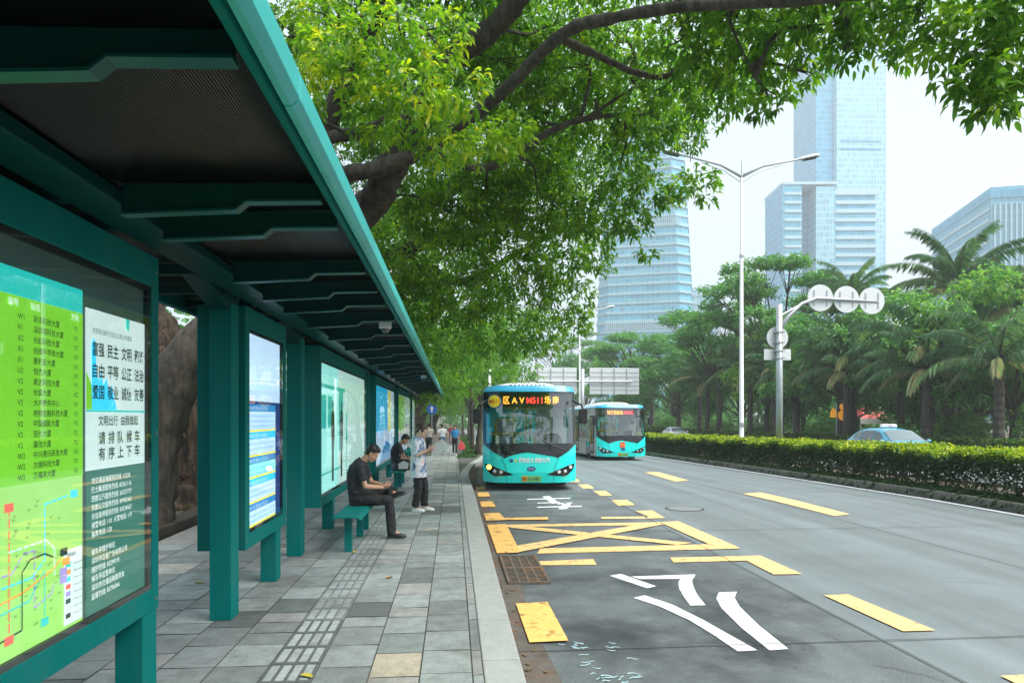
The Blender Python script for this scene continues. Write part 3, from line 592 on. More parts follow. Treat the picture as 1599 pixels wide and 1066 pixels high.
ct = ["市交通运输服务热线: 12328", "巴士集团服务热线: 83361116", "西部公汽服务热线: 26727777", "东部公交服务热线: 89983363", "天信易停服务热线: 83234567", "报警电话: 110  火警电话: 119", "急救电话: 120", "", "候车亭维护单位", "深圳市巨星广告有限公司", "维护热线: 83299191", "候车亭监管单位", "深圳市交通运输委员会", "监督热线: 83706066"]
words(L, nt, [(s_, 3.775, 1.575 - i * .047, .027, 'L', None, .008) for i, s_ in enumerate(ct) if s_], M['p_ink_w'])
# 2: narrow electronic timetable
o, L = case(6.45, 7.98, 'narrow display case with blue and white timetable screen', legs=(7.55,), side=.13)
sc2 = sheet_on(o, L, 'screen', 6.6, 7.83, .86, 2.73, M['p_deep'])
zz = 2.05
sheet_on(o, L, 'screen_top', 6.62, 7.80, 2.08, 2.72, M['p_pale'], .002, sc2)
for i, (h, m_) in enumerate(((.25, 'p_pale'), (.22, 'p_pale'), (.19, 'p_teal2'), (.22, 'p_pale'), (.20, 'p_pale'))):
    sheet_on(o, L, 'timetable_block', 6.62, 7.62, zz - h, zz - .07, M[m_], .002, sc2); sheet_on(o, L, 'block_header', 6.62, 7.62, zz - .068, zz, M[('p_blue', 'p_cyan')[i % 2]], .002, sc2)
    sheet_on(o, L, 'yellow_rule', 6.62, 7.62, zz - h - .02, zz - h - .002, M['p_yellow'], .003, sc2)
    words(L, sc2, [("M%d 路  首班 06:30  末班 22:30" % (343 + i * 42), 6.66, zz - .055, .035)], M['p_ink_w'])
    words(L, sc2, [("大 冲 科 技 园 深 南 高 新 白 石 洲 华 侨", 6.64, zz - .13 - k * .05, .026, 'L', .9) for k in range(int((h - .08) / .05))], M['p_blue'], 'stop_names')
    zz -= h + .02
# 3..6: advertisements
o, L = case(9.98, 15.2, 'wide display case with pale teal advert of slim standing figures', zb=.62, legs=(11.0, 14.4))
a = sheet_on(o, L, 'poster', 10.12, 15.06, .78, 2.74, M['p_teal2'])
sheet_on(o, L, 'poster_fade', 11.7, 15.06, .78, 2.74, M['p_grey'], .001, a)
sheet_on(o, L, 'pavilion_roof', 10.14, 12.4, 2.36, 2.42, M['p_teal'], .002, a); sheet_on(o, L, 'pavilion_post', 11.75, 12.2, 1.35, 2.36, M['p_teal'], .002, a)
for yy in (10.25, 10.75): sheet_on(o, L, 'pavilion_window', yy, yy + .35, 1.75, 2.25, M['p_teal'], .003, a)
sheet_on(o, L, 'ground_line', 10.14, 11.9, 1.05, 1.08, M['p_teal'], .002, a)
for yy, s_ in ((11.15, 1.0), (12.0, .92), (12.55, .5)):    # slim poster figures
    f_ = MB().prism([(yy - .07*s_, .9), (yy - .10*s_, 1.45), (yy - .15*s_, 1.85), (yy - .12*s_, 2.0), (yy - .03*s_, 2.04), (yy - .05*s_, 2.12), (yy, 2.2), (yy + .06*s_, 2.12), (yy + .04*s_, 2.04), (yy + .15*s_, 1.98), (yy + .17*s_, 1.6), (yy + .1*s_, 1.4), (yy + .08*s_, .9)], 'x', PXX + .005, PXX + .007)
    L(f_).build('poster_figure', M['p_ink'] if s_ > .6 else M['p_teal'], a)
o, L = case(17.0, 22.6, 'display case with bright blue advert behind the seated pair', zb=.52, legs=(17.6, 21.3))
a = sheet_on(o, L, 'poster', 17.1, 22.5, .66, 2.75, M['p_pale']); sheet_on(o, L, 'blue_block', 17.12, 20.3, 1.55, 2.72, M['p_cyan'], .002, a)
L(MB().prism([(18.0, .68), (21.6, .68), (20.9, 1.15), (19.6, 1.25)], 'x', PXX + .003, PXX + .006)).build('blue_wedge', M['p_blue'], a); sheet_on(o, L, 'yellow_stripe', 20.6, 21.3, 1.5, 2.7, M['p_yellow'], .002, a)
o, L = case(23.9, 30.7, 'display case with pale green advert before the last one', zb=.45, legs=(24.6, 29.4))
a = sheet_on(o, L, 'poster', 24.05, 30.55, .60, 2.74, M['p_white']); sheet_on(o, L, 'green_block', 24.2, 27.2, 1.4, 2.7, M['p_lime2'], .002, a); sheet_on(o, L, 'blue_block', 24.2, 28, .62, 1.2, M['p_pale'], .002, a)
o, L = case(31.9, 34.5, 'smallest looking display case at the far end of the shelter', zb=.40, legs=(32.3, 33.8))
a = sheet_on(o, L, 'poster', 32.0, 34.4, .54, 2.74, M['p_white']); sheet_on(o, L, 'pink_block', 32.1, 33.2, 1.4, 2.6, M['p_pale'], .002, a)

# ============================================================ BENCHES
for y, ln, lab in ((8.95, 2.2, 'green metal bench under the man with crossed legs'), (16.45, 2.6, 'green metal bench further along under the man with a bag')):
    b = empty('bench', (-1.38, y + ln / 2, SW + gz(y + ln / 2)), 0, lab, 'bench', 'benches along the shelter'); h = ln / 2
    MB().prism([(-.19, .455), (-.17, .485), (.14, .485), (.19, .445), (.185, .43), (.13, .465), (-.16, .465), (-.18, .44)], 'y', -h, h).build('seat', M['teal'], b, bevel=.004)
    for yy in (-h + .18, -h + 1.3 if ln < 2.4 else 0.1, h - .25): MB().box(-.05, .045, yy, yy + .09, 0, .464).build('leg', M['teal'], b, bevel=.004)
# ============================================================ BUSES
BW = 1.25
def bus_front(x, z):                       # how far back the nose lies at (x, z)
    p = [(.2, .05), (.5, 0), (1.0, .01), (1.25, .05), (2.0, .16), (2.7, .30), (2.85, .42)]
    for (a, b), (c, d) in zip(p, p[1:]):
        if z <= c: y = b + (d - b) * (z - a) / (c - a); break
    else: y = .42
    return y + .34 * (abs(x) / BW) ** 4.5
def front_patch(poly, off, m, name, parent, thick=.012, step=.09):
    """panel following the nose: outline in (x, z), lying `off` in front of it"""
    bm = bmesh.new(); vs = [bm.verts.new((x, 0, z)) for x, z in poly]; bm.faces.new(vs)
    bmesh.ops.triangulate(bm, faces=bm.faces[:])
    xs = [p[0] for p in poly]; zs = [p[1] for p in poly]
    for lo, hi, no in ((min(xs), max(xs), (1, 0, 0)), (min(zs), max(zs), (0, 0, 1))):
        t = lo + step
        while t < hi - 1e-4:
            bmesh.ops.bisect_plane(bm, geom=bm.verts[:] + bm.edges[:] + bm.faces[:], plane_co=(t if no[0] else 0, 0, t if no[2] else 0), plane_no=no); t += step
    for v in bm.verts: v.co.y = bus_front(v.co.x, v.co.z) - off
    bmesh.ops.recalc_face_normals(bm, faces=bm.faces)
    r = bmesh.ops.extrude_face_region(bm, geom=bm.faces[:]); 
    for e in r['geom']:
        if isinstance(e, bmesh.types.BMVert): e.co.y += thick
    bmesh.ops.recalc_face_normals(bm, faces=bm.faces)
    me = bpy.data.meshes.new(name); bm.to_mesh(me); bm.free(); me.materials.append(m)
    o = bpy.data.objects.new(name, me); COL.objects.link(o); o.parent = parent; return o
def front_text(s_, x, z, h, m, name, parent, align='C', width=None, off=.02, bold=0):
    mb = MB(); text(mb, s_, (0, 0, 0), (1, 0, 0), (0, 0, 1), h, align, width, bold)
    mb.v = [(p[0] + x, bus_front(p[0] + x, p[2] + z) - off, p[2] + z) for p in mb.v]
    return mb.build(name, m, parent)
def arc(f, a, b, n): return [f(a + (b - a) * i / n) for i in range(n + 1)]
M['led'] = mat('amber LED', (1, .34, .03), var=0, emit=1.7); M['led_red'] = mat('red LED', (1, .03, .02), var=0, emit=1.9)
M['sign_yellow'] = mat('route disc yellow', (.95, .72, .02), var=.03); M['sign_red'] = mat('route red', (.62, .04, .01), var=.03)
M['plate_green'] = mat('plate green', (.25, .62, .20), rough=.4, var=.05); M['plate_orange'] = mat('plate orange', (.85, .42, .03), rough=.4)
M['interior'] = mat('bus interior', (.62, .63, .63), rough=.7, var=.1); M['seat_blue'] = mat('bus seat', (.05, .12, .22), rough=.7); M['grey_panel'] = mat('cab partition', (.5, .53, .56), rough=.5)
M['logo_blue'] = mat('emblem blue', (.03, .08, .28), rough=.3)
def make_bus(label, route, leds, lit, placard, L=10.4):
    b = empty('city_bus', (0, 0, 0), 0, label, 'bus', 'turquoise city buses')
    # body shell: sides, roof edge, rear; open where the glazing is
    low, belt, gl, top = .24, 1.12, 2.34, 2.80
    for s in (-1, 1):
        x = s * BW; side = MB()
        yb = [.42, 1.75, 2.75, 6.9, 7.9, L]    # wheel arches cut out of the skirt
        for ya, yc, z0 in ((.40, 1.72, low), (1.72, 2.82, .95), (2.82, 6.95, low), (6.95, 8.05, .95), (8.05, L, low)):
            side.box(min(x, x - s*.05), max(x, x - s*.05), ya, yc, z0, belt)
        side.box(min(x, x - s*.05), max(x, x - s*.05), .62, L, gl, 2.66)
        for yp in (.62, 2.6, 4.3, 6.0, 7.7, 9.2, L - .12): side.box(min(x, x - s*.045), max(x, x - s*.045), yp, yp + .1, belt, gl)
        side.build('side_panel', M['bus_grey'] if s < 0 else M['bus_teal'], b, bevel=.006)
        g = MB().box(min(x - s*.012, x - s*.03), max(x - s*.012, x - s*.03), .72, L - .1, belt, gl); g.build('side_windows', M['tint_glass'], b)
        for yd in ((.95, 5.0) if s < 0 else ()):   # doors on the kerb side
            d = MB().box(x - .012, x + .03, yd, yd + 1.05, .36, 2.30).build('door', M['dark'], b, bevel=.004)
            for k in (0, 1): MB().box(x - .02, x - .013, yd + .06 + k*.52, yd + .48 + k*.52, .5, 2.2).build('door_glass', M['tint_glass'], d)
            MB().tube([(x - .05, yd + .53, .9), (x - .05, yd + .53, 1.6)], .016, 8).build('handle', M['yellow_rail'], d)
    rf = MB()
    def roof_ring(y, wd, zt): return [(-wd, y, 2.60), (-wd + .02, y, 2.72), (-wd + .14, y, zt - .02), (-wd*.5, y, zt + .02), (0, y, zt + .03), (wd*.5, y, zt + .02), (wd - .14, y, zt - .02), (wd - .02, y, 2.72), (wd, y, 2.60)]
    rf.loft([roof_ring(.55, BW - .16, 2.76), roof_ring(.7, BW - .02, 2.80), roof_ring(1.2, BW, 2.82), roof_ring(L, BW, 2.82)])
    rf.build('roof', M['bus_blue'], b, smooth=False, bevel=.01)
    pod = MB(); 
    def pr(y, wd, h): return [(-wd, y, 2.8), (-wd * .86, y, 2.8 + h * .8), (-wd * .6, y, 2.8 + h), (wd * .6, y, 2.8 + h), (wd * .86, y, 2.8 + h * .8), (wd, y, 2.8)]
    pod.loft([pr(1.4, .95, .03), pr(2.2, .92, .2), pr(5.0, .92, .22), pr(6.0, .95, .05)]); po = pod.build('roof_pod', M['white_paint'], b, bevel=.02)
    vv = MB()
    for k in range(9): vv.box(-.50 + k*.12, -.44 + k*.12, 1.62, 1.66, 2.86 + .02, 2.93)
    vv.build('pod_vents', M['dark'], po)
    MB().box(-BW + .05, BW - .05, L - .06, L, low, 2.75).build('rear_panel', M['bus_teal'], b, bevel=.02)
    MB().box(-BW + .06, BW - .06, .5, L - .07, .34, .40).build('floor', M['interior'], b)
    MB().box(-BW + .06, BW - .06, .75, L - .07, 2.60, 2.64).build('ceiling', M['interior'], b)
    # nose
    E = BW - .005
    lower = [(-E, .30), (-E + .05, .25), (-.9, .235), (.9, .235), (E - .05, .25), (E, .30), (E, 1.24), (-E, 1.24)]
    fr = front_patch(lower, .0, M['bus_teal'], 'front_panel', b, .05)
    bul = arc(lambda t: (-.67 + 1.40 * t, .89 + .155 * math.sin(math.pi * t) ** .8), 0, 1, 16)
    front_patch([(-E + .01, 1.238)] + [(-1.0, 1.06)] + bul + [(1.03, 1.06), (E - .01, 1.238)], .010, M['black_gloss'], 'front_mask', b, .01)
    front_patch([(-E, 2.66), (-E + .06, 2.79), (-.9, 2.83), (.9, 2.83), (E - .06, 2.79), (E, 2.66)], .012, M['bus_blue'], 'roof_brow', b, .05)
    fz = MB(); fz_parts = [[(-E, 1.24), (-1.17, 1.24), (-1.17, 2.66), (-E, 2.66)], [(1.17, 1.24), (E, 1.24), (E, 2.66), (1.17, 2.66)], [(-1.17, 1.24), (1.17, 1.24), (1.17, 1.275), (-1.17, 1.275)], [(-1.17, 2.63), (1.17, 2.63), (1.17, 2.66), (-1.17, 2.66)]]
    for q in fz_parts: front_patch(q, .004, M['black_gloss'], 'windscreen_surround', b, .03)
    front_patch([(-1.175, 1.27), (1.175, 1.27), (1.175, 2.635), (-1.175, 2.635)], .0, M['wind'], 'windscreen', b, .008)
    bx = front_patch([(-1.16, 2.24), (1.16, 2.24), (1.16, 2.63), (-1.16, 2.63)], -.06, M['dark'], 'destination_sign', b, .05)
    tx = -.70
    for s_, m_, wd in leds:
        mb = MB(); text(mb, s_, (0, 0, 0), (1, 0, 0), (0, 0, 1), .17, 'L', wd, .012); mb.v = [(p[0] + tx, bus_front(p[0] + tx, p[2] + 2.33) + .045, p[2] + 2.345) for p in mb.v]
        mb.build('led_text', M[m_], bx); tx += wd + .06
    if route:
        n = 28; dk = front_patch([(-.95 + .19*math.cos(2*math.pi*k/n), 2.40 + .19*math.sin(2*math.pi*k/n)) for k in range(n)], .012, M['logo_blue'], 'route_disc', b, .006)
        front_patch([(-.95 + .165*math.cos(2*math.pi*k/n), 2.40 + .165*math.sin(2*math.pi*k/n)) for k in range(n)], .016, M['sign_yellow'], 'disc_face', dk, .003)
        front_text(route, -.95, 2.34, .12, M['sign_red'], 'disc_text', dk, width=.27, off=.022, bold=.012)
    # lamps
    for s in (-1, 1):
        q = [(s*1.21, .735), (s*1.05, .70), (s*.75, .585), (s*.44, .455), (s*.60, .43), (s*.93, .405), (s*1.02, .445), (s*1.16, .575)]
        h = front_patch(q if s > 0 else q[::-1], .010, M['black_gloss'], 'headlight', b, .012)
        for j, (x, z, r) in enumerate(((1.09, .645, .062), (.94, .545, .052), (.77, .525, .052))):
            n = 18; front_patch([(s*x + r*math.cos(2*math.pi*k/n), z + r*math.sin(2*math.pi*k/n)) for k in range(n)], .022, M['amber'] if (lit and s < 0 and j == 0) else (M['chrome']), 'lamp', h, .01)
            if not (lit and s < 0 and j == 0):
                front_patch([(s*x + r*.62*math.cos(2*math.pi*k/n), z + r*.62*math.sin(2*math.pi*k/n)) for k in range(n)], .028, M['lamp_lens'], 'lamp_bulb', h, .006)
        cr = [(s*(.66 + .13 * (1 - t) ** 2 - .03), .885 - .42 * t) for t in np.linspace(0, 1, 9)]
        front_patch([(x - .006, z) for x, z in cr] + [(x + .006, z) for x, z in cr[::-1]], .003, M['dark'], 'panel_seam', b, .003)
        front_patch([(s*.62 + sx, z) for sx, z in ((0, .24), (.008, .24), (.008, .40), (0, .40))], .003, M['dark'], 'panel_seam', b, .003)
        # mirrors
        mr = MB().loft([[(s*1.405 + a*wx, .02 + c*.10, z) for a, c in ((-1, -1), (1, -1), (1.15, 0), (1, 1), (-1, 1), (-1.15, 0))] for wx, z in ((.07, 1.80), (.10, 1.84), (.105, 2.12), (.08, 2.19))]).build('mirror', M['dark'], b, bevel=.012)
        MB().tube([(s*1.18, .35, 2.42), (s*1.26, .16, 2.34), (s*1.36, .02, 2.30), (s*1.405, .02, 2.17)], .026, 8).build('mirror_arm', M['dark'], mr)
        # wiper
        yw_ = lambda x, z: bus_front(x, z) - .03
        pts = [(s*.15 + .12, 1.20), (s*.15 + .42, 1.36), (s*.15 + .62, 1.30)] if s > 0 else [(-.95, 1.20), (-.5, 1.24), (-.05, 1.30)]
        if s > 0: pts = [(.95, 1.10), (.62, 1.22), (.32, 1.36)]
        MB().tube([(x, yw_(x, z), z) for x, z in pts], .012, 6).build('wiper', M['dark'], b)
    # lettering, emblem, number plate
    if not placard:
        front_text("绿色巴士 西部公汽", .11, .785, .10, M['white_paint'], 'front_lettering', b, width=.82, off=.010, bold=.03)
        n = 20
        for x, m_ in ((-.50, 'logo_blue'), (-.385, 'plate_green')): front_patch([(x + .05*math.cos(2*math.pi*k/n), .82 + .05*math.sin(2*math.pi*k/n)) for k in range(n)], .005, M[m_], 'logo_dot', b, .004)
        front_text("C", -.385, .79, .06, M['white_paint'], 'logo_letter', b, off=.012, bold=.03)
    else:
        p = front_patch([(-.13, .70), (.12, .70), (.12, .96), (-.13, .96)], .03, M['red_plate'], 'placard', b, .01)
        front_text("专线", -.005, .79, .08, M['sign_yellow'], 'placard_text', p, off=.05)
    n = 24; em = front_patch([(.03 + .115*math.cos(2*math.pi*k/n), .605 + .062*math.sin(2*math.pi*k/n)) for k in range(n)], .012, M['logo_blue'], 'emblem', b, .01)
    front_text("BYD", .03, .58, .05, M['chrome'], 'emblem_letters', em, width=.15, off=.024, bold=.01)
    pl_ = front_patch([(-.22, .27), (.29, .27), (.29, .42), (-.22, .42)], .014, M['plate_green'], 'number_plate', b, .008)
    front_patch([(-.218, .272), (-.08, .272), (-.08, .418), (-.218, .418)], .019, M['plate_orange'], 'plate_end', pl_, .004)
    front_text("粤B", -.15, .305, .075, M['dark'], 'plate_text', pl_, off=.026, width=.11); front_text("01508D", .10, .305, .085, M['dark'], 'plate_text', pl_, off=.022, width=.33)
    # wheels
    for s in (-1, 1):
        for y in (2.27, 7.5):
            ty = MB(); x0 = s * (BW - .07)
            ty.loft([[(x0 - s*dx, y + r*math.cos(a), .47 + r*math.sin(a)) for a in np.linspace(0, 2*math.pi, 33)[:-1]] for dx, r in ((0, .30), (0, .43), (.03, .47), (.26, .47), (.29, .43), (.29, .30))])
            t = ty.build('wheel', M['rubber'], b, smooth=False)
            MB().loft([[(x0 - s*dx, y + r*math.cos(a), .47 + r*math.sin(a)) for a in np.linspace(0, 2*math.pi, 25)[:-1]] for dx, r in ((.04, .295), (.03, .18), (-.03, .14), (-.05, .06))]).build('rim', M['steel'], t)
            MB().box(min(x0, x0 - s*.5), max(x0, x0 - s*.5), y - .55, y + .55, .94, 1.0).build('wheel_arch', M['dark'], b)
    # inside: rails, cab partition, seats
    rl = MB()
    for pts in ([(-1.10, .95, 1.52), (.15, .95, 1.52), (.15, .95, .42)], [(-.9, .95, .42), (-.9, 1.0, 1.86), (-.86, 1.0, 1.92), (-.45, 1.0, 1.92), (-.40, 1.0, 1.86), (-.40, .95, .42)], [(-.40, 1.0, 1.5), (-.40, 1.0, 2.55)], [(0, 2.2, .4), (0, 2.2, 2.6)], [(.12, 2.2, 1.3), (.12, 2.2, 1.9), (.45, 2.2, 1.9)], [(-.6, 3.4, 2.3), (.6, 3.4, 2.3)]): rl.tube(pts, .032, 8)
    rl.build('handrail', M['yellow_rail'], b)
    MB().box(-.86, -.44, 1.02, 1.04, 1.0, 1.86).build('entry_screen', M['grey_panel'], b, bevel=.02)
    cb = MB().box(.25, 1.12, 1.65, 1.70, .4, 2.3).build('cab_partition', M['interior'], b, bevel=.01)
    MB().loft([[(x, y, z) for x, y, z in ((-1.1, yy, .9), (-1.1, yy, 1.15 + dz), (1.1, yy, 1.2 + dz), (1.1, yy, .9))] for yy, dz in ((.5, .0), (.85, .05))]).build('dashboard', M['dark'], b, bevel=.02)
    MB().tube([(.7 + .22*math.cos(a), 1.0 + .08*math.sin(a), 1.32 + .2*math.sin(a)) for a in np.linspace(0, 2*math.pi, 21)], .018, 8).build('steering_wheel', M['dark'], b)
    def seat(x, y, m_):
        s_ = MB().box(x - .21, x + .21, y, y + .42, .78, .86).build('seat', M[m_], b, bevel=.03); MB().prism([(y + .40, .84), (y + .48, 1.5), (y + .40, 1.52), (y + .34, .86)], 'x', x - .2, x + .2).build('seat_back', M[m_], s_, bevel=.03)
        MB().box(x - .05, x + .05, y + .15, y + .3, .4, .79).build('seat_leg', M['dark'], s_)
    seat(.72, 1.15, 'dark')
    for y in (3.2, 4.0, 8.2): seat(.8, y, 'seat_blue'); seat(-.8, y + 2.4 if y < 8 else y, 'seat_blue')
    return b
b1 = make_bus('turquoise city bus with yellow route disc pulling into the stop', 'M511', [("区", 'led', .16), ("A V", 'led', .34), ("M511", 'led_red', .42), ("场", 'led', .16), ("南", 'led', .17)], True, False)
b1.location = (2.02, 17.9, gz(19)); b1.rotation_euler = (math.atan(-.014), 0, R(-3.2))
b2 = make_bus('second turquoise bus with red placard following in the outer lane', None, [("科技园总站", 'led', .8), ("M343", 'led_red', .45)], False, True)
b2.location = (8.35, 33.2, gz(36)); b2.rotation_euler = (math.atan(-.014), 0, R(0.5))

# ============================================================ CARS
def make_car(name, label, paint, L, H, taxi):
    c = empty(name, (0, 0, 0), 0, label, 'car', 'cars on the far carriageway')
    # stations along the length, nose at y=0: (y, half width, sill z, belt z, roof half width, roof z)
    k = H / 1.62
    S = [(0.0, .55, .42, .62, .50, .63), (.10, .74, .30, .74, .62, .76), (.45, .86, .22, .86, .74, .90), (1.0, .90, .20, .96, .78, 1.02), (1.25, .90, .20, 1.0, .78, 1.06), (2.05, .91, .20, 1.04, .64, 1.55), (2.5, .91, .20, 1.05, .64, 1.62), (3.3, .91, .20, 1.06, .63, 1.60), (3.9, .90, .20, 1.07, .60, 1.50), (4.35, .86, .28, 1.04, .62, 1.12), (4.52, .74, .40, .95, .60, 1.0), (4.56, .55, .45, .8, .5, .85)]
    ys = L / 4.56
    def ring(y, w_, s_, bl, rw, rz_): return [(-w_*.8, y*ys, s_*k), (-w_, y*ys, (s_ + .14)*k), (-w_, y*ys, (bl - .1)*k), (-w_*.975, y*ys, bl*k), (-rw, y*ys, (rz_ - .04)*k), (-rw*.75, y*ys, rz_*k), (0, y*ys, (rz_ + .015)*k), (rw*.75, y*ys, rz_*k), (rw, y*ys, (rz_ - .04)*k), (w_*.975, y*ys, bl*k), (w_, y*ys, (bl - .1)*k), (w_, y*ys, (s_ + .14)*k), (w_*.8, y*ys, s_*k)]
    MB().loft([ring(*s_) for s_ in S]).build('body', paint, c, smooth=True, sub=1)
    def at(y, u, side):                    # a point on the glasshouse side, u from belt (0) to roof (1)
        for a, b_ in zip(S, S[1:]):
            if y <= b_[0]:
                t = (y - a[0]) / (b_[0] - a[0]); q = [a[i] + (b_[i] - a[i]) * t for i in range(6)]; break
        x = q[1]*.975 + (q[4] - q[1]*.975) * u; z = q[3] + (q[5] - .04 - q[3]) * u
        return (side * (x + .012), y * ys, z * k)
    for side in (-1, 1):
        for poly in ([(1.62, .12), (2.28, .12), (2.28, .86), (2.08, .82)], [(2.36, .12), (3.1, .12), (3.1, .86), (2.36, .88)], [(3.18, .12), (3.75, .3), (3.62, .8), (3.18, .86)]):
            MB().add([at(y, u, side) for y, u in poly], [(0, 1, 2, 3)]).build('side_window', M['black_gloss'] if not taxi else M['car_glass'], c)
        m_ = MB().ball((side*1.0, 1.55*ys, 1.10*k), (.11, .07, .075), 12, 8).build('wing_mirror', paint, c, smooth=True)
        for y in (.85, 3.65):
            t = MB().loft([[(side*x, y*ys + r*math.cos(a), .32 + r*math.sin(a)) for a in np.linspace(0, 2*math.pi, 25)[:-1]] for x, r in ((.93, .2), (.93, .30), (.90, .32), (.72, .32), (.70, .2))]).build('wheel', M['rubber'], c)
            MB().disc((side*.935 - .01, y*ys, .32), 'x', .2, .02).build('rim', M['chrome'], t)
        MB().ball((side*.66, .12*ys, .68*k), (.13, .06, .07), 10, 6).build('headlight', M['lamp_lens'], c, smooth=True)
    def pane(name, ya, yb, m_, dz):
        a, b_ = [next(s_ for s_ in S if s_[0] == y) for y in (ya, yb)]; mb = MB(); N = 6; ra, rb = [], []
        for i in range(N + 1):
            t = -1 + 2*i/N
            q = [a[j] + (b_[j] - a[j]) * .08 for j in range(6)]; r_ = [a[j] + (b_[j] - a[j]) * .93 for j in range(6)]
            ra.append((t*(q[4]*.96), q[0]*ys, (q[5] + .02 - .05*t*t)*k + dz)); rb.append((t*r_[4]*.93, r_[0]*ys, (r_[5] + .01 - .05*t*t)*k + dz))
        mb.add(ra + rb, [(i, i+1, N+2+i, N+1+i) for i in range(N)]); return mb.build(name, m_, c, smooth=True)
    pane('windscreen', 1.25, 2.05, M['car_glass_light'] , .022); pane('rear_window', 4.35, 3.9, M['black_gloss'], .022)
    if taxi:
        s_ = MB().prism([(-.36, 0), (.36, 0), (.31, .13), (-.31, .13)], 'y', 2.5*ys, 2.66*ys); s_.v = [(x, y, z + 1.63*k) for x, y, z in s_.v]
        t = s_.build('roof_sign', M['white_paint'], c, bevel=.02); mb = MB(); text(mb, 'TAXI', (0, 2.5*ys - .004, 1.66*k), (1, 0, 0), (0, 0, 1), .07, 'C'); mb.build('sign_text', M['sign_red'], t)
    return c
M['car_glass'] = mat('car glass dark', (.02, .05, .055), rough=.05, var=.1, coat=1); M['car_glass_light'] = mat('windscreen glass', (.10, .14, .15), rough=.04, var=.05, coat=1, spec=1)
t1 = make_car('taxi', 'blue taxi hatchback with white roof sign behind the hedge', mat('taxi blue', (.04, .27, .40), rough=.25, var=.03, coat=.7), 4.6, 1.63, True)
t1.location = (17.97, 24.2, gz(26)); t1.rotation_euler = (0, 0, R(1))
t2 = make_car('parked_car', 'small white hatchback far along beyond the hedge', mat('car white', (.78, .79, .80), rough=.25, var=.02, coat=.7), 4.3, 1.5, False); t2.name = 'hatchback_car'
t2.location = (23.2, 67.5, gz(69)); t2.rotation_euler = (0, 0, R(1))
# ============================================================ LAMPS, SIGNS
def street_lamp(x, y, top, label):
    z0 = gz(y) + .13; H = top - z0
    o = empty('street_lamp', (x, y, z0), 0, label, 'street lamp', 'twin arm street lamps on the median')
    MB().tube([(0, 0, 0), (0, 0, 1.0), (0, 0, 1.01), (0, 0, H - .6)], [.125, .12, .10, .06], 14).build('pole', M['lamp_grey'], o, smooth=True)
    MB().tube([(0, 0, H - .8), (0, 0, H)], [.035, .02], 8).build('finial', M['steel'], o)
    for zz in (1.55, 1.62, 1.69): MB().tube([(0, 0, zz), (0, 0, zz + .03)], .122, 14).build('band', M['steel'], o)
    MB().tube([(0, 0, H * .68), (0, 0, H * .68 + .1)], .1, 10).build('collar', M['steel'], o)
    for s in (-1, 1):
        pts = [(0, 0, H - .68), (s*.9, 0, H - .22), (s*1.05, 0, H - .18), (s*2.75, 0, H + .18)]
        a = MB().tube(pts, [.075, .06, .055, .04], 10).build('arm', M['lamp_grey'], o, smooth=True)
        MB().tube([(0, 0, H - .95), (s*.8, 0, H - .45), (s*1.8, 0, H - .12)], .022, 6).build('arm_brace', M['steel'], a)
        hd = [[(s*x, yy*wd, H + zc + zz*h) for yy, zz in ((-1, -.15), (-.75, .6), (0, 1), (.75, .6), (1, -.15), (.6, -.5), (-.6, -.5))] for x, zc, wd, h in ((2.6, .15, .06, .05), (2.75, .18, .14, .09), (3.25, .30, .17, .11), (3.5, .34, .10, .07), (3.54, .345, .03, .03))]
        hh = MB().loft(hd).build('lamp_head', M['white_paint'], a, bevel=.01)
        MB().loft([[(s*x, yy*wd, H + zc - .045) for yy in (-1, 1)] + [(s*x, yy*wd, H + zc - .075) for yy in (1, -1)] for x, zc, wd in ((2.8, .17, .11), (3.42, .31, .11))]).build('lamp_lens', M['dark'], hh)
    return o
M['lamp_grey'] = mat('lamp pole paint', (.50, .52, .54), rough=.45, var=.06)
street_lamp(12.5, 28.76, 13.05, 'tall white twin arm street lamp nearest, rising out of the hedge')
street_lamp(12.5, 67.0, 12.6, 'distant twin arm street lamp beside the big sign boards')
street_lamp(12.5, 106.0, 12.3, 'farthest twin arm street lamp far along the median')
# pole with the backs of round signs
M['sign_back'] = mat('sign back', (.70, .72, .73), rough=.5, metal=.1, var=.05)
o = empty('sign_gantry', (12.5, 25.3, .13), 0, 'grey curved arm pole carrying the backs of white round traffic signs', 'road sign')
MB().tube([(0, 0, 0), (0, 0, 6.1)], [.135, .115], 14).build('pole', M['steel'], o, smooth=True)
ar = MB().tube([(0, 0, 5.1), (.35, 0, 5.65), (.9, 0, 6.15), (1.5, 0, 6.38), (4.05, .1, 6.28)], [.09, .08, .07, .06, .05], 10).build('arm', M['steel'], o, smooth=True)
MB().tube([(0, 0, 5.65), (.9, 0, 6.13)], .05, 8).build('arm_brace', M['steel'], ar)
for x, z in ((1.70, 6.40), (2.76, 6.36), (3.80, 6.32)):
    d = MB().disc((x, .085, z), 'y', .52, .02, 36).build('round_sign', M['sign_back'], o)
    for k in (-.26, .26): MB().box(x + k - .02, x + k + .02, .062, .084, z - .3, z + .3).build('sign_bracket', M['steel'], d)
d = MB().disc((0, .15, 4.85), 'y', .43, .02, 32).build('round_sign', M['sign_back'], o); MB().box(-.54, .54, .15, .17, 3.98, 4.40).build('plate_sign', M['sign_back'], o, bevel=.01)
for z in (4.05, 4.33, 4.65, 5.05): MB().box(-.18, .18, -.14, .145, z - .02, z + .02).build('clamp', M['steel'], o)
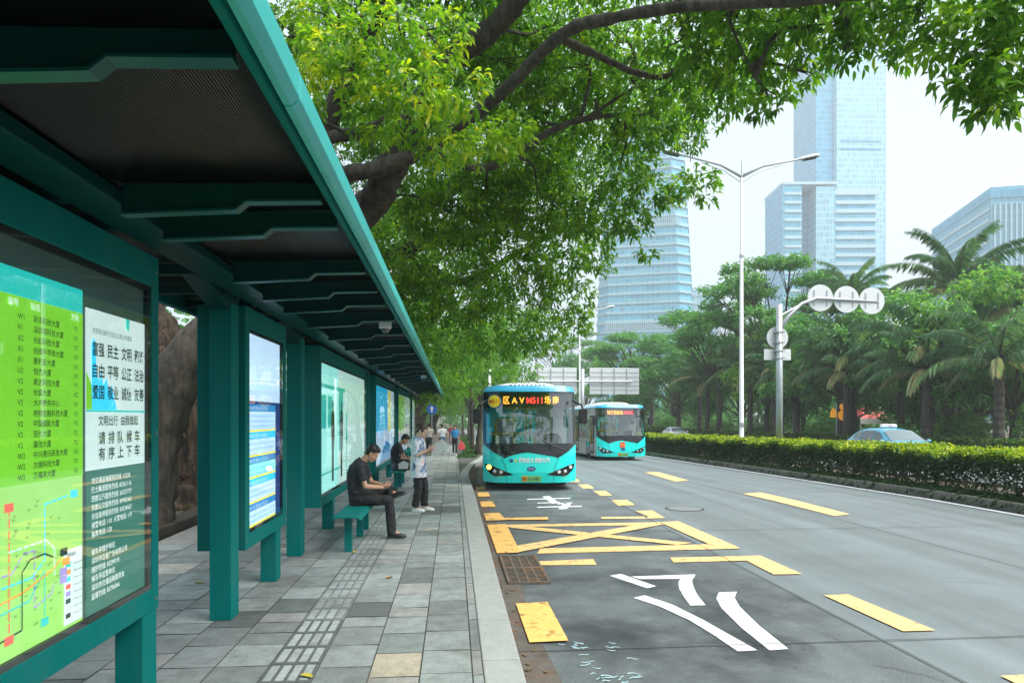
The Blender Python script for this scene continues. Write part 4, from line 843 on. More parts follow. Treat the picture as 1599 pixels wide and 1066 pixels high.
# direction boards seen from behind
o = empty('direction_sign', (12.6, 66.0, gz(66)), 0, 'tall grey post holding two large sign boards seen from behind', 'road sign')
MB().tube([(0, 0, 0), (0, 0, 7.2)], .19, 12).build('post', M['steel'], o, smooth=True); MB().tube([(-4.6, 0, 6.0), (5.0, 0, 6.0)], .09, 8).build('cross_bar', M['steel'], o)
for x0, x1 in ((-5.6, -.55), (.75, 5.7)):
    b_ = MB().box(x0, x1, .2, .26, 4.75, 7.35).build('board', M['sign_back'], o, bevel=.01); fr = MB()
    for k in range(1, 4): fr.box(x0 + (x1 - x0)*k/4 - .03, x0 + (x1 - x0)*k/4 + .03, .09, .199, 4.78, 7.32)
    for k in range(1, 6): fr.box(x0 + .02, x1 - .02, .16, .198, 4.75 + 2.6*k/6 - .015, 4.75 + 2.6*k/6 + .015)
    fr.build('board_ribs', M['lamp_grey'], b_)
# slim post near the bus, blue sign far on the pavement, warning sign under the trees
o = empty('metal_post', (1.75, 33, gz(33)), 0, 'slim pale metal post on the verge just left of the front bus', 'post'); MB().tube([(0, 0, 0), (0, 0, 4.6)], [.07, .06], 10).build('pole', M['white_paint'], o, smooth=True); MB().ball((0, 0, 4.6), .09, 10, 6).build('cap', M['steel'], o)
o = empty('parking_sign', (-1.5, 48, gz(48) + SW), 0, 'small round blue sign on a post far along the pavement', 'road sign'); MB().tube([(0, 0, 0), (0, 0, 3.0)], .03, 8).build('post', M['steel'], o)
d = MB().disc((0, -.05, 2.75), 'y', .36, .03, 24).build('sign_face', mat('sign blue', (.03, .12, .5), rough=.4), o); MB().prism([(-.06, -.2), (.06, -.2), (.06, .05), (.14, .05), (0, .22), (-.14, .05), (-.06, .05)], 'y', -.065, -.055).build('arrow', M['white_paint'], d).location = (0, 0, 2.75)
o = empty('warning_sign', (27.2, 46.5, gz(46)), 0, 'pair of orange warning boards on a post under the trees', 'road sign'); om = mat('orange sign', (.95, .40, .03), rough=.4, emit=.15)
MB().tube([(0, 0, 0), (0, 0, 3.3)], .04, 8).build('post', M['steel'], o)
d = MB().prism([(-.5, 2.3), (.0, 2.3), (-.05, 2.75), (-.25, 3.0), (-.45, 2.75)], 'y', -.05, -.02).build('board', om, o); MB().disc((.45, -.05, 2.45), 'y', .36, .03, 20).build('board', om, o); MB().disc((.45, -.05, 3.05), 'y', .24, .03, 20).build('board', om, o)
o = empty('event_tent', (38, 60, gz(60)), 0, 'small tent with a red and white roof deep among the tree trunks', 'tent')
MB().loft([[(-1.6, -1.6, 2.4), (1.6, -1.6, 2.4), (1.6, 1.6, 2.4), (-1.6, 1.6, 2.4)], [(-.2, -.2, 3.6), (.2, -.2, 3.6), (.2, .2, 3.6), (-.2, .2, 3.6)]]).build('roof', mat('tent red', (.75, .12, .12), rough=.7), o)
MB().box(-1.6, 1.6, -1.62, -1.58, 1.9, 2.4).build('valance', M['white_paint'], o)
for x in (-1.55, 1.55):
    for y in (-1.55, 1.55): MB().tube([(x, y, 0), (x, y, 2.4)], .04, 6).build('leg', M['white_paint'], o)
# ============================================================ PEOPLE
V = Vector
def fuse(name, mb, m, parent, voxel, smooth=5, fold=0):
    """overlapping closed shapes -> one continuous skin"""
    me = bpy.data.meshes.new(name); me.from_pydata(mb.v, [], mb.f)
    bm = bmesh.new(); bm.from_mesh(me); bmesh.ops.recalc_face_normals(bm, faces=bm.faces); bm.to_mesh(me); bm.free()
    t = bpy.data.objects.new(name, me); COL.objects.link(t)
    r = t.modifiers.new("r", 'REMESH'); r.mode = 'VOXEL'; r.voxel_size = voxel
    s = t.modifiers.new("s", 'SMOOTH'); s.factor = .5; s.iterations = smooth
    dg = bpy.context.evaluated_depsgraph_get(); dg.update(); out = bpy.data.meshes.new_from_object(t.evaluated_get(dg))
    bpy.data.objects.remove(t)
    if fold:                                # soft creases in cloth
        from mathutils import noise as mn
        for v, p, nn in [(v, v.co.copy(), v.normal.copy()) for v in out.vertices]:
            v.co = p + nn * fold * (mn.noise(V((p.x*13 + p.z*6, p.y*13, p.z*15))) + .6*mn.noise(V((p.x*27, p.y*27 + p.z*9, p.z*22))))
    out.name = name; out.materials.clear(); out.materials.append(m)
    out.polygons.foreach_set("use_smooth", [True] * len(out.polygons))
    o = bpy.data.objects.new(name, out); COL.objects.link(o)
    if parent: o.parent = parent
    return o
def limb(mb, pts, rad, n=14, flat=1.0):
    """tapered rounded limb through joints"""
    P_, R_ = [], []
    for i in range(len(pts) - 1):
        for k in range(5):
            t = k / 5; P_.append(V(pts[i]).lerp(V(pts[i+1]), t)); R_.append(rad[i] + (rad[i+1] - rad[i]) * t)
    P_.append(V(pts[-1])); R_.append(rad[-1]); mb.tube(P_, R_, n); mb.ball(P_[0], R_[0], 12, 8); mb.ball(P_[-1], R_[-1], 12, 8)
def torso(mb, sp, lat, n=20):
    """sp: list of (point, half width, half depth) up the spine; lat: left-right axis"""
    rings = []
    for i, (p, a, b) in enumerate(sp):
        t = (V(sp[min(i+1, len(sp)-1)][0]) - V(sp[max(i-1, 0)][0])).normalized(); f = V(lat).cross(t).normalized(); l_ = V(lat)
        rings.append([V(p) + l_ * a * math.copysign(abs(math.cos(q)) ** .8, math.cos(q)) + f * b * math.copysign(abs(math.sin(q)) ** .9, math.sin(q)) for q in np.linspace(0, 2*math.pi, n + 1)[:-1]])
    mb.loft(rings)
def hand(mb, wrist, d, pn, curl, s=1.0):
    """palm plus five bent fingers; d = towards the fingertips, pn = out of the palm"""
    d = V(d).normalized(); pn = (V(pn) - d * V(pn).dot(d)).normalized(); sd = d.cross(pn)
    w_ = V(wrist)
    for k in range(-2, 3): limb(mb, [w_ + sd * .006 * k, w_ + d * .085 * s + sd * .0165 * k * s], [.014, .0125], 8)
    for k, ln in enumerate((.068, .078, .073, .058)):
        b = w_ + d * .085 * s + sd * (.026 - .0175 * k) * s; q = b; dd = d
        pts = [b]
        for j, f in enumerate((.42, .33, .25)):
            a = curl * (.8 + .25 * j + .08 * k); dd = (dd * math.cos(a) + pn * math.sin(a)).normalized(); q = q + dd * ln * f * s; pts.append(q)
            nd = dd; 
        limb(mb, pts, [.0095 * s, .0088 * s, .008 * s, .007 * s], 8)
    t0 = w_ + d * .025 * s + sd * .034 * s; t1 = t0 + (d * .6 + sd * .55 + pn * .45).normalized() * .04 * s; t2 = t1 + (d * .75 + pn * .55 + sd * .05).normalized() * .032 * s; t3 = t2 + (d * .7 + pn * .5 - sd * .25).normalized() * .025 * s
    limb(mb, [w_ + d * .015 + sd * .015, t0, t1, t2, t3], [.017, .0145 * s, .0115 * s, .0098 * s, .0078 * s], 8)
def head_shape(mb, c, f, u, s=1.0):
    """skull, jaw, nose, ears, brow in the head's own axes (f forward, u up)"""
    c, f, u = V(c), V(f).normalized(), V(u).normalized(); l_ = u.cross(f).normalized(); u = f.cross(l_)
    B = Matrix((f, l_, u)).transposed()
    def ell(x, y, z, a, b, h):
        t = MB().ball((0, 0, 0), (a*s, b*s, h*s), 18, 12); o = c + B @ V((x*s, y*s, z*s)); mb.add([o + B @ V(p) for p in t.v], t.f)
    ell(-.01, 0, .035, .098, .076, .088); ell(.022, 0, -.03, .070, .064, .085); ell(.045, 0, -.085, .040, .042, .035)
    ell(.030, .028, -.075, .04, .03, .04); ell(.030, -.028, -.075, .04, .03, .04)
    ell(.090, 0, -.012, .014, .012, .026); ell(.102, 0, -.030, .016, .014, .011); ell(.093, .012, -.034, .009, .009, .008); ell(.093, -.012, -.034, .009, .009, .008)
    ell(.082, 0, .022, .012, .045, .010); ell(.084, 0, -.062, .013, .022, .007); ell(.083, 0, -.072, .012, .019, .006)
    for y in (-1, 1): ell(-.008, y*.076, -.012, .018, .009, .030); ell(.062, y*.042, -.028, .02, .022, .02)
    return c, B, s
def face_bits(par, c, B, s, skin_dark):
    def put(nm, pts, rad, m):
        mb = MB()
        for (x, y, z) in pts:
            t = MB().ball((0, 0, 0), rad, 10, 6); mb.add([c + B @ V((x*s + p[0], y*s + p[1], z*s + p[2])) for p in t.v], t.f)
        return mb.build(nm, m, par, smooth=True)
    for y in (-1, 1):
        put('eye', [(.081, y*.031, -.002)], (.007, .012, .006), M['eye']); put('eyebrow', [(.087, y*.031 + dy*.009, .021 + (.001 if dy == 0 else -.001)) for dy in (-1, 0, 1)], (.005, .009, .0035), M['hair_black'])
    put('lips', [(.096, 0, -.0665)], (.006, .02, .005), skin_dark)
def hair(par, c, B, s, m, style, voxel):
    mb = MB()
    def ell(x, y, z, a, b, h):
        t = MB().ball((0, 0, 0), (a*s, b*s, h*s), 18, 12); o = c + B @ V((x*s, y*s, z*s)); mb.add([o + B @ V(p) for p in t.v], t.f)
    ell(-.020, 0, .050, .100, .082, .088); ell(-.045, 0, .01, .072, .079, .075)
    rng = random.Random(5)
    if style == 'short':
        ell(.045, 0, .105, .045, .055, .028)
        for k in range(70):
            a = rng.uniform(0, 6.28); e = rng.uniform(.15, 1.45); x, y, z = -.02 + .098*math.cos(a)*math.cos(e), .080*math.sin(a)*math.cos(e), .052 + .086*math.sin(e)
            q = c + B @ V((x*s, y*s, z*s)); d = B @ V((math.cos(a)*.5 + .35, math.sin(a)*.5, .75)).normalized(); mb.tube([q - d*.015, q + d*.017*s], [.011, .004], 6)
    if style == 'bun': ell(-.12, 0, .045, .042, .042, .04); ell(.05, .03, .085, .04, .04, .03); ell(-.085, 0, -.03, .03, .05, .05); ell(.03, -.062, .03, .03, .018, .05); ell(.03, .062, .03, .03, .018, .05)
    if style == 'long': ell(-.065, 0, -.06, .05, .075, .10); ell(.05, .0, .09, .04, .06, .03)
    return fuse('hair', mb, m, par, voxel, 2)
def shoe(mb, heel, toe, up, w_=.042, h=.075):
    heel, toe, up = V(heel), V(toe), V(up).normalized(); f = (toe - heel).normalized(); l_ = up.cross(f).normalized(); L = (toe - heel).length; rings = []
    for t, ww, hh in ((-.02, .5, .5), (.02, .8, .9), (.15, .88, 1.05), (.33, .86, 1.0), (.5, .95, .78), (.7, 1.08, .58), (.88, .95, .46), (.97, .6, .36), (1.0, .25, .2)):
        o = heel + f * (L * t); rings.append([o + l_*(w_*ww*x) + up*(h*hh*z) for x, z in ((-1, 0), (-1, .25), (-.85, .65), (-.45, 1), (.45, 1), (.85, .65), (1, .25), (1, 0))])
    mb.loft(rings)
def person(label, J, look, at, rz, sc_=1.0, voxel=.006, group=None):
    o = empty('person', at, rz, label, 'person', group); o.scale = (sc_,) * 3
    lat = (V(J['shL']) - V(J['shR'])).normalized(); latp = (V(J['hipL']) - V(J['hipR'])).normalized()
    sp = J['spine']; fem = look.get('fem', 0)
    # bare body
    b = MB(); torso(b, [(p, a * .93, d * .9) for p, a, d in sp], lat)
    for s in 'LR':
        limb(b, [J['hip' + s], J['kn' + s], J['an' + s]], [.075, .05, .038]); limb(b, [J['sh' + s], J['el' + s], J['wr' + s]], [.046 if not fem else .040, .037 if not fem else .032, .025], 14)
        e, w_ = V(J['el' + s]), V(J['wr' + s]); limb(b, [e, e.lerp(w_, .3), w_], [.036, .040 if not fem else .034, .024])
        hand(b, w_, J.get('hd' + s, w_ - e), J.get('pn' + s, (0, 0, -1)), J.get('curl', .45), .98)
        an = V(J['an' + s]); limb(b, [an, an.lerp(V(J['toe' + s]), .5)], [.034, .020])
    limb(b, [J['neck'], V(J['head']) + V(J['hf']) * -.02], [.056 if not fem else .048, .052 if not fem else .045])
    c, B, s_ = head_shape(b, V(J['head']), J['hf'], J['hu'], .98)
    body = fuse('body', b, M[look['skin']], o, voxel, 4)
    face_bits(body, c, B, s_, M['lips']); hair(body, c, B, s_, M[look['hair']], look['style'], max(voxel, .006))
    # shirt
    t = MB(); k = look.get('shirt_len', 2); top = [(p, a + .012 + look.get('loose', 0), d + .012 + look.get('loose', 0)) for p, a, d in sp[k:]]; torso(t, top, lat)
    if 'hem' in look: torso(t, look['hem'] + [top[0], top[1]], lat)
    for s in 'LR':
        a, e = V(J['sh' + s]), V(J['el' + s]); q = a.lerp(e, look.get('sleeve', .7)); sw = look.get('sleeve_w', .058)
        t.tube([a.lerp(V(sp[-2][0]), .3), a, a.lerp(q, .5), q], [.07, .066, sw + .004, sw], 16); t.ball(a, .064, 12, 8)
    sh_ = fuse('shirt', t, M[look['shirt']], o, max(voxel, .007), 5, .009)
    # trousers
    p = MB(); torso(p, [(q, a + .008, d + .008) for q, a, d in sp[:4]], latp)
    for s in 'LR':
        h, kn, an = V(J['hip' + s]), V(J['kn' + s]), V(J['an' + s]); r = look.get('leg', (.092, .068, .062)); end = kn.lerp(an, look.get('leg_len', .93))
        limb(p, [h, h.lerp(kn, .5), kn], [r[0], r[0] * .93, r[1]]); p.tube([kn, kn.lerp(end, .35), end], [r[1], r[1], r[2]], 16)
        p.ball(h, r[0] * 1.05, 12, 8)
    fuse('trousers', p, M[look['legs']], o, max(voxel, .007), 5, .008)
    for s in 'LR':
        q = MB(); an, toe = V(J['an' + s]), V(J['toe' + s]); up = V(J.get('up' + s, (0, 0, 1))); f = (toe - an); f -= up * f.dot(up); f.normalize()
        heel = an - f * .055 - up * look.get('ank', .075); L_ = look.get('foot', .265); shoe(q, heel, heel + f * L_, up); q_ = q.build('shoe', M[look['shoes']], o, smooth=False, sub=1)
        sl_ = MB(); rings = []
        l_ = up.cross(f); 
        for t_, ww in ((-.03, .45), (.05, .88), (.3, .82), (.7, 1.1), (.93, .8), (1.02, .3)):
            oo = heel + f * (L_ * t_) - up * .012; rings.append([oo + l_*(.044*ww) , oo - l_*(.044*ww), oo - l_*(.044*ww) + up*.018, oo + l_*(.044*ww) + up*.018])
        sl_.loft(rings); sl_.build('sole', M[look.get('sole', 'dark')], q_)
    return o
M['skin'] = mat('skin', (.55, .31, .20), rough=.5, var=.06, vs=9); M['skin_pale'] = mat('fair skin', (.66, .42, .31), rough=.5, var=.05, vs=9); M['lips'] = mat('lips', (.42, .17, .14), rough=.45); M['eye'] = mat('dark eye', (.02, .014, .01), rough=.15)
M['hair_black'] = mat('black hair', (.010, .009, .009), rough=.42, var=.4, vs=40, bump=.5, bs=120); M['hair_brown'] = mat('dark brown hair', (.035, .018, .010), rough=.42, var=.35, vs=40, bump=.4, bs=120)
M['tee_black'] = mat('charcoal tee', (.022, .027, .032), rough=.85, var=.25, vs=8, bump=.8, bs=9); M['trouser_black'] = mat('black trousers', (.014, .015, .018), rough=.8, var=.3, vs=8, bump=.9, bs=10)
M['shoe_black'] = mat('black leather', (.012, .012, .014), rough=.35, var=.2); M['shoe_white'] = mat('white canvas', (.74, .74, .73), rough=.7, var=.05); M['tee_white'] = mat('white tee', (.72, .73, .75), rough=.85, var=.06, vs=8, bump=.6, bs=9)
M['tee_beige'] = mat('beige tee', (.50, .45, .38), rough=.85, var=.15, vs=14); M['tee_blue'] = mat('blue top', (.02, .22, .50), rough=.8, var=.1); M['jeans'] = mat('blue jeans', (.06, .13, .23), rough=.85, var=.2, vs=9); M['tee_red'] = mat('dark red top', (.25, .03, .05), rough=.8); M['trouser_grey'] = mat('grey trousers', (.16, .17, .19), rough=.85, var=.15)
# printed tunic: washed blue and pink blotches on white
m = mat('printed tunic', (.6, .6, .65), rough=.8, var=.05); n, l = m.node_tree.nodes, m.node_tree.links
tc = n.new("ShaderNodeTexCoord"); nz = n.new("ShaderNodeTexNoise"); nz.inputs["Scale"].default_value = 5.5; nz.inputs["Detail"].default_value = 4; nz.inputs["Distortion"].default_value = .8; l.new(tc.outputs["Object"], nz.inputs["Vector"])
cr = n.new("ShaderNodeValToRGB"); e = cr.color_ramp.elements; e[0].position, e[0].color = .36, (.04, .06, .14, 1); e[1].position, e[1].color = .68, (.78, .36, .38, 1)
for q, c_ in ((.43, (.20, .30, .46, 1)), (.50, (.62, .66, .74, 1)), (.57, (.72, .70, .74, 1)), (.62, (.74, .52, .55, 1))): k = e.new(q); k.color = c_
l.new(nz.outputs["Fac"], cr.inputs[0]); l.new(cr.outputs[0], n["Principled BSDF"].inputs["Base Color"]); M['tunic'] = m

# seated man: x forward (towards the road), y to his left, z up from the slabs
def seated(cross, lean=0):
    J = dict(spine=[((-.03, 0, .49), .150, .115), ((-.03, 0, .57), .172, .125), ((-.045, 0, .66), .160, .115), ((-.065, 0, .78), .160, .110), ((-.07, 0, .90), .178, .115), ((-.045, 0, 1.01), .190, .110), ((.00, 0, 1.085), .165, .085), ((.045, 0, 1.14), .07, .06)],
             shL=(.02, .185, 1.045), shR=(.02, -.185, 1.045), elL=(.13, .235, .79), elR=(.10, -.225, .775), wrL=(.335, .07, .755), wrR=(.335, -.075, .745),
             hdL=(1, -.35, .12), hdR=(1, .35, .14), pnL=(-.1, -.75, .7), pnR=(-.1, .75, .7), curl=.55,
             neck=(.04, 0, 1.125), head=(.165, 0, 1.235), hf=(.80, 0, -.60), hu=(.60, 0, .80),
             hipL=(.02, .095, .575), hipR=(.02, -.095, .575), knR=(.43, -.10, .56), anR=(.46, -.10, .105), toeR=(.66, -.10, .05))
    if cross: J.update(knL=(.385, .30, .66), anL=(.475, -.03, .665), toeL=(.66, -.14, .62), upL=(-.25, .35, .9))
    else: J.update(knL=(.43, .14, .56), anL=(.42, .16, .105), toeL=(.62, .18, .05))
    return J
man = person('man in black sitting with crossed legs on the near bench holding a phone', seated(True), dict(skin='skin', hair='hair_black', style='short', shirt='tee_black', legs='trouser_black', shoes='shoe_black', sleeve=.72, sleeve_w=.06, loose=.004, leg=(.094, .070, .068), leg_len=1.10), (-1.36, 10.18, SW), 0, 1.0, .005)
ph = MB().box(-.075, .075, -.037, .037, -.004, .004).build('mobile_phone', M['black_gloss'], None, bevel=.003); ph.location = (-1.36 + .445, 10.18, SW + .79); ph.rotation_euler = (0, R(-35), 0); tag(ph, 'dark mobile phone in the hands of the man sitting with crossed legs', 'phone')
man2 = person('man in a black t shirt sitting on the far bench partly behind the standing woman', seated(False), dict(skin='skin', hair='hair_black', style='short', shirt='tee_black', legs='trouser_grey', shoes='shoe_black', sleeve=.6, sleeve_w=.06), (-1.38, 17.3, SW + gz(17.3)), 0, 1.0, .010)
bg_ = empty('shoulder_bag', (-1.22, 17.02, SW + gz(17.3) + .49), 0, 'black and white bag on the far bench beside the seated man', 'bag')
MB().loft([[(x*w_, y*.09, z) for x, y in ((-1, -1), (1, -1), (1.1, 0), (1, 1), (-1, 1), (-1.1, 0))] for z, w_ in ((.0, .14), (.04, .17), (.2, .16), (.27, .10))]).build('bag_body', M['tee_black'], bg_, bevel=.02)
MB().prism([(-.12, .04), (.10, .04), (.13, .18), (.0, .24), (-.13, .16)], 'y', -.105, -.098).build('white_flap', M['shoe_white'], bg_); MB().tube([(-.12, 0, .25), (-.06, 0, .42), (.06, 0, .42), (.12, 0, .25)], .012, 6).build('strap', M['dark'], bg_)
# standing figures: x forward, y left
def standing(stride=0., arms='down', fem=0):
    w_ = .155 if fem else .178
    J = dict(spine=[((0, 0, .80), .145, .105), ((0, 0, .90), .168, .118), ((.0, 0, .98), .155, .108), ((.0, 0, 1.08), .138 if fem else .155, .098), ((.0, 0, 1.22), .155 if fem else .175, .112), ((-.01, 0, 1.33), w_, .105), ((-.02, 0, 1.405), w_ * .85, .075), ((-.012, 0, 1.45), .06, .055)],
             shL=(-.02, w_ + .005, 1.365), shR=(-.02, -w_ - .005, 1.365), neck=(-.01, 0, 1.44), head=(.025, 0, 1.575), hf=(1, 0, -.08), hu=(.08, 0, 1),
             hipL=(0, .085, .88), hipR=(0, -.085, .88), knL=(.02 + stride * .5, .085, .47), knR=(.02 - stride * .35, -.085, .47), anL=(stride, .085, .085), anR=(-stride, -.085, .085 + stride * .15), curl=.3)
    J['toeL'] = (J['anL'][0] + .2, .10, .03); J['toeR'] = (J['anR'][0] + .2, -.10, .03 - 0)
    if arms == 'down': J.update(elL=(-.05 - stride * .3, w_ + .06, 1.09), elR=(-.05 + stride * .3, -w_ - .06, 1.09), wrL=(.0 - stride * .5, w_ + .07, .84), wrR=(.03 + stride * .6, -w_ - .07, .84), pnL=(0, -1, 0), pnR=(0, 1, 0))
    if arms == 'read': J.update(elL=(.04, .20, 1.10), elR=(.02, -.21, 1.10), wrL=(.25, .09, 1.19), wrR=(.22, -.10, 1.20), hdL=(1, -.25, .35), hdR=(1, .2, .35), pnL=(-.2, -.6, .8), pnR=(-.2, .6, .8), curl=.5, head=(.06, 0, 1.565), hf=(.88, 0, -.47), hu=(.47, 0, .88))
    return J
J = standing(.0, 'read', 1); J.update(anL=(.10, .09, .075), toeL=(.3, .11, .03), knL=(.10, .09, .48), anR=(-.04, -.10, .075), toeR=(.16, -.13, .03), knR=(.03, -.09, .47))
wmn = person('woman in a blue and pink printed tunic and black trousers standing reading papers', J, dict(skin='skin_pale', hair='hair_brown', style='bun', shirt='tunic', legs='trouser_black', shoes='shoe_white', sole='shoe_white', sleeve=.97, sleeve_w=.064, loose=.02, fem=1, shirt_len=1, foot=.25, ank=.06, leg=(.095, .078, .074), leg_len=.96,
             hem=[((.005, 0, .665), .215, .155), ((.005, 0, .78), .205, .150)]), (-.66, 13.0, SW), R(-12), .965, .006)
pa = MB(); N = 8
for k in range(N): pass
pg = [(-.11 + .22*i/N, .02*math.sin(i/N*3)) for i in range(N + 1)]
pa.add([(x, y, -.15) for x, y in pg] + [(x, y + .01, .15) for x, y in pg] + [(x, y + .002, -.15) for x, y in pg] + [(x, y + .012, .15) for x, y in pg], [(i, i+1, N+2+i, N+1+i) for i in range(N)] + [(2*N+2+i, 2*N+3+i, 3*N+4+i, 3*N+3+i) for i in range(N)])
po = pa.build('paper_sheets', M['white_paint']); po.location = (-.26, 12.86, SW + 1.20); po.rotation_euler = (R(35), R(48), R(20)); tag(po, 'white paper sheets held by the woman in the printed tunic', 'papers')
p2 = MB().box(-.075, .075, -.037, .037, -.004, .004).build('mobile_phone', M['black_gloss'], None, bevel=.003); p2.location = (-.40, 12.88, SW + 1.26); p2.rotation_euler = (0, R(-25), R(-12)); tag(p2, 'dark mobile phone held up by the woman in the printed tunic', 'phone')
G_ = 'pedestrians far along the pavement'
def walker(label, x, y, rz, s, stride, **lk):
    d = dict(skin='skin', hair='hair_black', style='short', shoes='shoe_black', sleeve=.6, sleeve_w=.062); d.update(lk); return person(label, standing(stride, 'down', lk.get('fem', 0)), d, (x, y, SW + gz(y)), R(rz), s, .016, G_)
walker('man in a white t shirt and blue jeans walking away along the pavement', -.62, 38.0, 90, .99, .16, shirt='tee_white', legs='jeans', shoes='shoe_white')
walker('woman in a bright blue top and black leggings walking towards the shelter', .08, 37.2, -92, .95, .12, shirt='tee_blue', legs='trouser_black', shoes='shoe_white', fem=1, style='long', leg=(.085, .06, .05))
walker('man in a beige t shirt and dark trousers walking behind the standing woman', -1.30, 36.6, 88, 1.0, .15, shirt='tee_beige', legs='trouser_black')
walker('small far pedestrian in a dark red top beyond the couple', -.20, 56.0, -88, .98, .1, shirt='tee_red', legs='trouser_grey', fem=1, style='long')
rb = empty('carrier_bag', (.44, 37.2, SW + gz(37) + .42), 0, 'red carrier bag hanging beside the woman in the blue top', 'bag')
MB().loft([[(x*w_, y*.08, z) for x, y in ((-1, -1), (1, -1), (1, 1), (-1, 1))] for z, w_ in ((-.14, .15), (.0, .19), (.16, .15), (.26, .06))]).build('bag_body', mat('red plastic', (.75, .08, .10), rough=.4), rb, bevel=.03); MB().tube([(-.05, 0, .25), (-.03, 0, .4), (.0, 0, .42), (.05, 0, .25)], .012, 6).build('handle', M['red_plate'], rb)
# ============================================================ TREES
LG = 'street fig trees arching over the stop'
def smooth_path(pts, rad, n=5):
    """Catmull-Rom through points and radii"""
    P_ = [V(p) for p in pts]; P_ = [P_[0] * 2 - P_[1]] + P_ + [P_[-1] * 2 - P_[-2]]; rr = [rad[0]] + list(rad) + [rad[-1]]; oP, oR = [], []
    for i in range(1, len(P_) - 2):
        for k in range(n):
            t = k / n; a, b, c, d = P_[i-1:i+3]
            oP.append(.5 * ((2*b) + (c - a)*t + (2*a - 5*b + 4*c - d)*t*t + (-a + 3*b - 3*c + d)*t**3)); oR.append(rr[i] + (rr[i+1] - rr[i]) * t)
    oP.append(P_[-2]); oR.append(rr[-2]); return oP, oR
from mathutils import noise as mnoise
def roughen(mb, k=.16, fx=7., fz=2.0, seed=0.):
    """push a trunk's skin in and out so it reads as bark, ridges along the grain"""
    bm = bmesh.new(); vs = [bm.verts.new(p) for p in mb.v]
    for f in mb.f:
        try: bm.faces.new([vs[i] for i in f])
        except ValueError: pass
    bmesh.ops.recalc_face_normals(bm, faces=bm.faces); bm.normal_update(); out = []
    for v in bm.verts:
        p = v.co; d = mnoise.fractal(V((p.x*fx, p.y*fx, p.z*fz + seed)), .8, 2.1, 3) + .8*mnoise.noise(V((p.x*fx*2.6, p.y*fx*2.6, p.z*fz*.8)))
        e = min((x.calc_length() for x in v.link_edges), default=.1); out.append(tuple(p + v.normal * d * k * min(.28, max(.02, e*1.1))))
    bm.free(); mb.v = out; return mb
def limbs(mb, L, n=9, m=5):
    for pts, rad in L:
        p, r = smooth_path(pts, rad, m); rg = random.Random(len(p) + int(p[0][0]*10))
        mb.tube(p, [x * rg.uniform(.93, 1.08) for x in r], n)
def fig_tree(label, base, limb_list, clumps, seed, m_leaf='leaf', per=7, size=.105, dens=1.0, bark='bark', fine=True, twig=True):
    o = empty('fig_tree', base, 0, label, 'tree', LG); bx = V(base); mb = MB(); limbs(mb, limb_list, 22 if fine else 10, 12 if fine else 5); roughen(mb, .42, 9., .55) if bark == 'bark_brown' else roughen(mb, .4)
    rel = [V(p) for pts, r in limb_list for p in smooth_path(pts, r)[0]]
    parts = []; tw = MB(); rg = random.Random(seed)
    for i, (c, r, *q) in enumerate(clumps):
        t = q[0] if q else (.22, .80); d = q[1] if len(q) > 1 else 1.0
        n = int(62 * dens * d * (r / .6) ** 2.1) + 4
        parts.append(rosettes(seed * 100 + i, V(c) - bx, (r * 1.12, r * 1.12, r * .82), n, per, size, size * .21, t, spread=size * .45, fine=fine))
        if twig:                            # a twig from the nearest limb into every leaf clump
            near = min(rel, key=lambda p: (p - V(c)).length); e = V(c) - bx; s_ = near - bx
            if (e - s_).length < 2.4 and e.z - s_.z > -.35 * (e - s_).length:
                md = s_.lerp(e, .5) + V((rg.uniform(-.2, .2), rg.uniform(-.2, .2), rg.uniform(-.05, .3))); p, rr = smooth_path([s_, md, e], [.035, .022, .010]); tw.tube(p, rr, 6)
                for k in range(4):
                    d_ = V((rg.uniform(-1, 1), rg.uniform(-1, 1), rg.uniform(-.6, .7))) * r * .8; tw.tube([md.lerp(e, .5), e + d_ * .55, e + d_], [.012, .008, .004], 5)
    mb.v = [tuple(V(p) - bx) for p in mb.v]; mb.add(tw.v, tw.f); t = mb.build('trunk', M[bark], o, smooth=True)
    v, f, ti = join(parts); fast_mesh('crown', v, f, M[m_leaf], o, ti); return o
Y_ = (.5, .92); D_ = (.18, .58)
